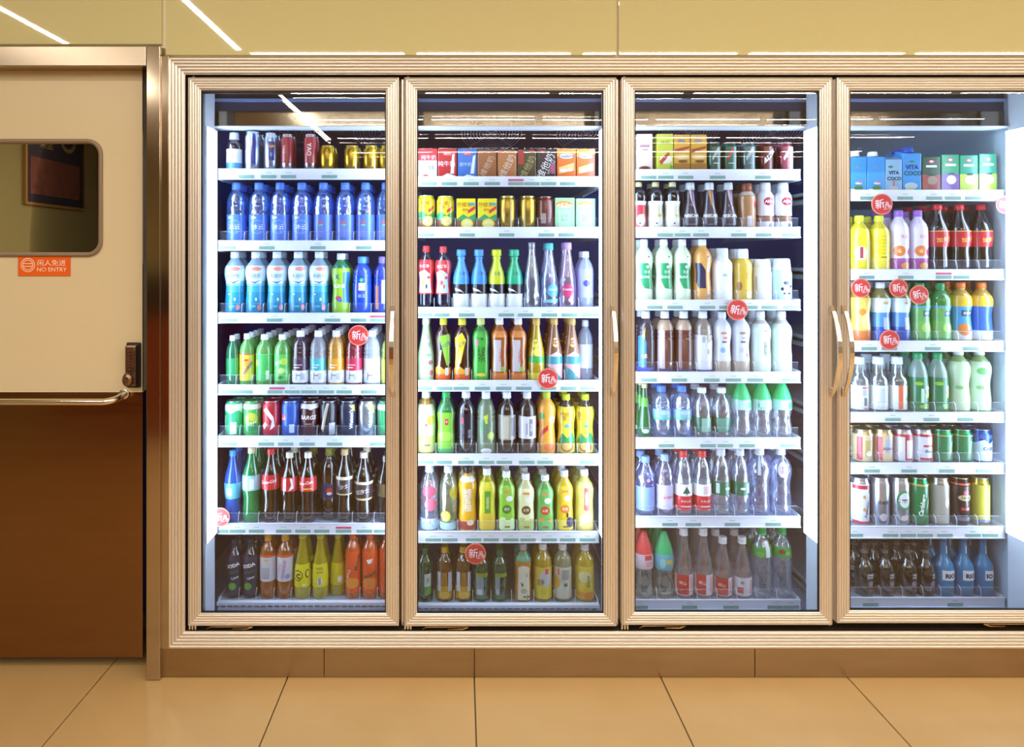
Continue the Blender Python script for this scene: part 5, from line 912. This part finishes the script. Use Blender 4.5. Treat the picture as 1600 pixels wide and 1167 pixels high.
for i, x in enumerate((1342, 1371, 1401)):
    W(3,3,[x],557,29,'chunk',('g','#E4F0F6'),('clear glass soda bottle with barcode label','clear glass soda bottle with pale text label','clear glass soda bottle with coral stripe')[i],('barcode glass soda','text glass soda','coral stripe soda')[i],'soda_bottle',cap='#DCE4EC',lab=[B(.07,.50,'D0D4D4')]+([Q(-.2,.6,.44,.48,'D06A6A'),Q(.0,.4,.14,.28,'5A6A6A'),Q(-.0,.6,.08,.1,'C83A4A'),Q(-.2,.6,.32,.42,'B0B8BC')] if i == 0 else [Q(-.7,-.4,.1,.48,'C8C4B0'),Q(-.3,.5,.2,.45,'C0C8CC')] if i == 1 else [Q(-.45,.0,.08,.5,'E06A4A'),T('U',.55,.26,.4,'3A4A4A')]),deep=1)
for i, x in enumerate((1433.6, 1464)):
    W(3,3,[x],551,30,'bullet',('l','#B8D8D0',.42,'#E0F4EC'),('lime soda bottle with dark green leaf label','lime soda bottle with white patch, beside its like')[i],('leaf lime soda','patch lime soda')[i],'soda_bottle',cap='#2AA868',lab=[B(.03,.60,'1F7A50'),E(-.5,.5,.4,.2,'8AB838'),E(.5,.3,.4,.3,'A8C838'),G([(.1,.42),(.5,.48),(.8,.42),(.5,.28)],'ECF4E8'),T('雪碧',.4,.39,.3,'1F6A48'),E(.2,.12,.7,.25,'88B440'),Q(-.35,-.05,.18,.42,'B8E0C8') if not i else E(-.5,.1,.4,.3,'2A8A58')],deep=2)
for i, x in enumerate((1497, 1530)):
    W(3,3,[x],544,32,'waist',('l','#A8C878',.62),('pale green juice bottle with white side panel','pale green juice bottle with fern picture')[i],('side panel juice','fern juice')[i],'juice_bottle',cap='#ECF0F4',lab=[B(.05,.80,'C4DCB8'),(Q(.0,.9,.06,.72,'DCE4EC') if not i else E(-.4,.66,.5,.35,'6AB868')),E(-.6,.4,.4,.2,'88C078'),E(.2,.2,.5,.3,'D8E8D0')],deep=1)
def beer(x, body, lab, lk, nk, lid='C9CCD2', top=669, ri=4): can(x, body, lab, lk, nk, lid, top, ri, 3, 30, 3 if ri == 4 else 2)
for i, x in enumerate((1350, 1379)):
    beer(x,('m','#D0BC90'),[B(.07,.86,'CDBb94'.upper()),Q(-1.1,-.55,.1,.8,'B83040'),Q(.55,1.1,.1,.8,'B83040')]+([Q(-.3,.5,.2,.7,'B8A468'),E(.1,.3,.3,.3,'E8E4D8')] if not i else [Q(-.3,.4,.3,.72,'A8B0C8'),T('ASAHI',0,.45,.3,'8A2A34')]),('gold and red beer can with cream lid','gold and red beer can with grey panel')[i],('gold red beer','grey panel beer')[i],'D8D4A8')
for i, x in enumerate((1409.6, 1439)):
    beer(x,('m','#C4C6D2'),[B(.08,.86,'D4D6E0'),B(.80,.88,'B83040')]+([Q(-.35,.6,.1,.8,'C02C3C'),Q(-.2,.5,.16,.7,'D8DAE6')] if not i else [Q(-.4,.9,.50,.56,'C02C3C'),Q(.6,1.1,.2,.85,'C02C3C'),T('Bavaria'[:4],.1,.38,.3,'4A5A80',shear=.3),Q(-.7,.7,.10,.18,'C02C3C')]),('silver beer can with red bordered panel','silver beer can with red cross stripe')[i],('red border beer','cross stripe beer')[i])
for i, x in enumerate((1469, 1500)):
    beer(x,('m','#1E8A5A'),[B(.10,.85,'0E7A4A'),T('Carlsberg',.4,.5,.32,'E4F4EC',rot=80,shear=.3),E(.4,.28,.12,.12,'D84A50'),B(.82,.85,'C8B868')],('green beer can with upright white script','green beer can next to the blue one')[i],('green beer','second green beer')[i])
beer(1532,('m','#3A62B8'),[B(.08,.60,'C4D4EC'),G([(-1.2,.6),(-.3,.72),(.2,.6),(.9,.7),(.9,.5),(-1.2,.5)],'C4D4EC'),B(.74,.86,'3A5AB0'),T('CASS',.1,.45,.34,'2A3C8A',bold=.04)],'blue and white beer can at the row end','blue beer')
tall = lambda x, body, lab, lk, nk, lid='C9CCD2': can(x, body, lab, lk, nk, lid, 744, 5, 3, 28, 2)
tall(1342.7,('m','#D4D4DC'),[B(.06,.88,'E0E0E8'),Q(-1.2,.5,.78,.86,'B82838'),Q(-1.2,-.5,.05,.12,'C02C3C'),Q(-1.2,1.2,.05,.11,'C02C3C'),Q(.62,.85,.68,.86,'C02C3C'),T('Budweiser',.4,.36,.32,'3A3A4A',rot=78,shear=.3),E(-.2,.5,.5,.6,'D0D4E0'),E(.05,.62,.16,.2,'C89848'),E(.05,.36,.16,.2,'C89848')],'tall white beer can with red trim','tall white beer')
tall(1374,('m','#C0C4D0'),[T('R&W',.1,.5,.4,'2A3450',shear=.3),E(0,.2,.4,.4,'B8A8A8')],'tall silver beer can with dark script','tall silver beer')
tall(1405,('m','#C8CCD2'),[E(0,.55,.85,1.1,'2A8A5A'),E(0,.55,.6,.85,'D8DEE0'),Q(-.8,.8,.50,.57,'1E2A2A'),T('Heineken',0,.535,.26,'F0F4F0'),E(0,.18,.4,.3,'D0B8B0')],'tall silver beer can with green oval','tall oval beer')
tall(1434.5,('m','#1F8A56'),[B(.05,.84,'0F8048'),T('Carlsberg',-.05,.45,.62,'F0F8F2',rot=82,shear=.25,bold=.03),G([(.3,.3),(.7,.5),(.75,.62),(.45,.42)],'F0F8F2'),B(.84,.88,'C8B060')],'tall green beer can with upright white script','tall green beer')
tall(1466.6,('m','#B8B8B0'),[B(.06,.86,'B4B0A4'),E(.3,.5,.3,.6,'D8D0C4'),E(.35,.45,.14,.3,'B87A60')],'tall grey beer can with pale drop','tall grey beer')
tall(1498.7,('m','#3A2A2E'),[B(.06,.84,'261A20'),B(.86,.9,'D8584A'),E(.1,.60,.8,.34,'C8B890'),E(.1,.70,.3,.3,'B8485A'),T('FAXE',.1,.60,.3,'3A2A20'),Q(-.4,.5,.34,.40,'B03030'),Q(-1,1,.12,.2,'6A6270')],'tall black beer can with cream banner','tall black beer','D8C8A0')
tall(1530,('m','#C8BC50'),[B(.10,.86,'C4BC44'),E(-.1,.12,.7,.2,'6A7AB0'),Q(.3,.5,.2,.8,'E0DC90')],'tall yellow beer can at the row end','tall yellow beer')
ITEMS[-1]['deep'] = 0
can(1546,('m','#2A8A60'),[B(.1,.85,'2A8A68'),T('1664',0,.5,.4,'E8F0E8',rot=90)],'tall green can tucked behind yellow can','tucked green can','C9CCD2',746,5,3,28,0); ITEMS[-1]['back'] = .07
for i, x in enumerate((1350, 1382, 1420, 1449)):
    W(3,6,[x],846,27,'long',('l','#120D10',.92),('black liquor mixer bottle beside the stile','black liquor mixer bottle, second along','black liquor mixer bottle, third along','black liquor mixer bottle touching the blue ones')[i],('stile black bottle','second black bottle','third black bottle','last black bottle')[i],'alcopop_bottle',cap='#181418',lab=[Q(-.2+.1*i,.8,.06,.46,'2E2A30'),Q(-.1+.1*i,.7,.36,.44,'C8C4CC'),E(.3,.26,.3,.3,'8A868E'),Q(.05+.1*i,.7,.12,.15,'B03838'),T('Black',.3+.05*i,.40,.22,'1A161A'),B(.80,.86,'6A686E')],deep=1)
for i, x in enumerate((1475, 1506, 1536.5)):
    W(3,6,[x],840,30,'long','#2A7EB0',('frosted blue cocktail bottle beside black bottles','frosted blue cocktail bottle, middle of three','frosted blue cocktail bottle at the shelf end')[i],('blue cocktail','middle blue cocktail','end blue cocktail')[i],'alcopop_bottle',cap='#2A6A98',lab=[Q(-.7+.15*i,.9-.35*(i == 2),.30,.46,'E4E8F0'),G([(-.7+.15*i,.46),(.1,.44),(.9-.35*(i == 2),.46),(.9-.35*(i == 2),.475),(-.7+.15*i,.475)],'E4E8F0'),T('RIO' if i < 2 else 'IO',.1+.12*i-.3*(i == 2),.38,.5,'2A2438',bold=.05),Q(.1,.45,.74,.88,'E0E4EA'),Q(.0,.5,.16,.18,'6A9A80')],deep=1)

# ------------------------------------------------------------------ standing the drinks on the shelves
PM = {}
DIVS = short_divider()
def parts_for(it, R, H):
    key = (it['look'], it['sh'], round(R, 5), round(H, 5))
    if key not in PM: PM[key] = make_parts(it, R, H)
    return PM[key]
rows = {}
for it in ITEMS: rows.setdefault((it['di'], it['ri']), []).append(it)
NW = lambda s: len([w_ for w_ in s.replace('-', ' ').split() if w_])
USED = set()
PROTO = {}
def copy_thing(src, loc):
    r = src.copy(); COL.objects.link(r); r.location = loc
    for k in src.children:
        c_ = k.copy(); COL.objects.link(c_); c_.parent = r
    return r
for (di, ri), its in rows.items():
    its.sort(key=lambda q: q['x']); zs = SHELF_Z[di][ri]
    where = f'{ORD[ri]} shelf, {DORD[di]} door'
    group = f'drinks on the {ORD[ri]} shelf behind the {DORD[di]} door'
    hs = {}
    for n_, it in enumerate(its):
        Rr = it['w']/2*(D+SHY+.05)/FPX*.97
        y = SHY+.016+Rr+it.get('back', 0)+(0.012 if it['sh'] == 'carton' else 0)
        R = it['w']/2*(D+y)/FPX*.975
        y = SHY+.016+R+it.get('back', 0)
        z1 = az(it['top'], y)
        if ri: z1 = min(z1, SHELF_Z[di][ri-1]-.0145)
        H = z1-zs
        if it['sh'] != 'carton' and it['sh'] != 'can':
            up = LIPS[di][ri-1][1] if ri else 0
        x = ax(it['x'], y)
        it['R'], it['H'], it['p'] = R, H, (x, y, zs+.0003)
    # neighbours push apart where the measured widths would run into one another
    x0, x1 = SX[di]
    er = lambda q: q['R']*(1+.16*q.get('sq', 0))
    for k_it in range(40):
        for q1, q2 in zip(its, its[1:]):
            dyy = abs(q1['p'][1]-q2['p'][1]); need = er(q1)+er(q2)+.0032
            if dyy < need:
                need = math.sqrt(max(need*need-dyy*dyy, 0)) if q1['sh'] != 'carton' and q2['sh'] != 'carton' else need
                if q2['p'][0]-q1['p'][0] < need:
                    m = (need-(q2['p'][0]-q1['p'][0]))/2; q1['p'] = (q1['p'][0]-m, *q1['p'][1:]); q2['p'] = (q2['p'][0]+m, *q2['p'][1:])
        for q in its: q['p'] = (min(max(q['p'][0], x0+.007+er(q)), x1-.007-er(q)), *q['p'][1:])
    for q in its: q['p'] = (min(max(q['p'][0], x0+.007+er(q)), x1-.007-er(q)), *q['p'][1:])
    cut = [0.0]*len(its)                    # a full row: the drinks that would touch are a touch slimmer
    for j, (q1, q2) in enumerate(zip(its, its[1:])):
        gap = q2['p'][0]-q1['p'][0]-er(q1)-er(q2)
        if abs(q1['p'][1]-q2['p'][1]) < .024 and gap < .0030:
            cut[j] = max(cut[j], (.0031-gap)/2); cut[j+1] = max(cut[j+1], (.0031-gap)/2)
    for q, c_ in zip(its, cut): q['R'] -= c_
    for n_, it in enumerate(its):
        same = [q for q in its if q['look'] == it['look']]
        extra = ''
        if len(same) > 1:
            j = same.index(it)
            if j == 0: extra = f", beside {its[n_-1]['nick']}" if n_ else ', at the shelf end'
            elif j == len(same)-1: extra = f", beside {its[n_+1]['nick']}" if n_+1 < len(its) else ', at the far end'
            else: extra = f", {('second','third','fourth')[j-1]} of {('','','','three','four','five')[len(same)]}"
        lab = f"{it['look']}, {where}{extra}"
        if NW(lab) > 16: lab = f"{it['nick']}, {where}{extra}"
        assert lab not in USED and NW(lab) <= 16, lab
        USED.add(lab)
        key = (it['look'], round(it['R'], 4), round(it['H'], 3))
        root = PROTO.get((it['look'], di, ri))
        if root is None or abs(root['_R']-it['R']) > .002 or abs(root['_H']-it['H']) > .006:
            root = empty(it['name'], it['p'])
            for nm, me, _ in parts_for(it, it['R'], it['H']):
                o = obj(nm, me); o.parent = root
            root['_R'], root['_H'] = it['R'], it['H']
            PROTO[(it['look'], di, ri)] = root
        else:
            root = copy_thing(root, it['p'])
        rz = random.uniform(-.10, .10) if it['sh'] != 'carton' else random.uniform(-.03, .03)
        root.rotation_euler = (0, 0, rz)
        tag(root, lab, 'can' if 'can' in it['name'].split('_') else 'carton' if 'carton' in it['name'] else 'bottle', group)
        R = it['R']; dy = er(it)*2+.003 if it['sh'] != 'carton' else R*1.56+.004
        for b in range(it['deep']):
            c_ = copy_thing(root, (it['p'][0]+random.uniform(-.0004, .0004), it['p'][1]+dy*(b+1), it['p'][2]))
            c_.rotation_euler = (0, 0, random.uniform(-1.2, 1.2) if it['sh'] != 'carton' and not it.get('sq') else random.uniform(-.03, .03))
            lb = f"{it['nick']} {('one row','two rows','three rows')[b]} behind the front, {where}{extra}"
            if NW(lb) > 16: lb = f"{it['nick']} {('one','two','three')[b]} behind, {where}{extra}"
            assert lb not in USED and NW(lb) <= 16, lb
            USED.add(lb); c_['label'] = lb
    # clear lane dividers between neighbours: the stretch in front of the drinks
    if ri > 0:
        for a, b in zip(its, its[1:]):
            xa, xb = a['p'][0]+a['R'], b['p'][0]-b['R']
            fr = all(q['sh'] != 'carton' and not q.get('sq') for q in (a, b)) and abs(a['p'][1]-b['p'][1]) < .008
            if fr or xb-xa > .0046:
                o = obj('lane_divider', DIVS, None, ((xa+xb)/2, SHY+.0088, zs+.0004)); o.parent = SHELF_OBJ[di, ri]
for o in bpy.data.objects:
    for k in ('_R', '_H'):
        if k in o: del o[k]

# round red tags hanging from the shelf rails
def disc_tag(px, py, r, txt, rot=0, Y=SHY-.012):
    e = empty('new_item_tag', at(px, py+r, Y)); tag(e, txt, 'shelf tag', 'round red new item tags')
    k = (D+Y)/FPX; c0 = at(px, py, Y); q = 36
    m = MB(); m.lathe([(-.0008, r*k), (.0008, r*k)], plain('E98A6E', .4), q, (c0.x, 0, c0.z), axis='y')
    for i, v in enumerate(m.v): m.v[i] = (v[0], v[1]+Y, v[2])
    rel(m.build('disc'), e)
    m = MB(); m.lathe([(.00085, r*k*.9), (.0011, r*k*.9)], plain('CF3B38', .35), q, (c0.x, 0, c0.z), axis='y')
    for i, v in enumerate(m.v): m.v[i] = (v[0], v[1]+Y, v[2])
    rel(m.build('face'), e)
    flat_print('lettering', '新', px-3.2*r/16, py-.5, 14*r/16, plain('FFF2EE', .5), Y-.0014, e, .05, rot)
    flat_print('lettering', '品\n上市', px+8.2*r/16, py+2*r/16, 5.4*r/16, plain('FFF2EE', .5), Y-.0014, e, .02, rot)
for px, py, r, t, rot in ((560, 524, 16, 'round red new item tag before the white vitamin drink, first door', 4), (344, 808, 15, 'round red new item tag at the shelf end under blue soda', 0),
    (856, 591.5, 16, 'round red new item tag under the green band tea, second door', 4), (743, 865, 16.5, 'round red new item tag before the bottom shelf, second door', 3),
    (1152, 484, 16.5, 'round red new item tag under the yoghurt bottles, third door', -8), (1378, 319, 16.5, 'round red new item tag under the coconut cartons, fourth door', 8),
    (1345, 450, 15, 'round red new item tag over orange juice beside the stile, fourth door', 4), (1404, 450, 14.5, 'round red new item tag over the blue white bottles, fourth door', 6),
    (1436, 460.5, 15, 'round red new item tag hanging lowest before the green juice', 14), (1390, 531, 15.5, 'round red new item tag on the rail under blue bottles', 6),
    (1570, 320, 14, 'round red new item tag hanging against the light post, fourth door', -6)):
    disc_tag(px, py, r, t, rot)
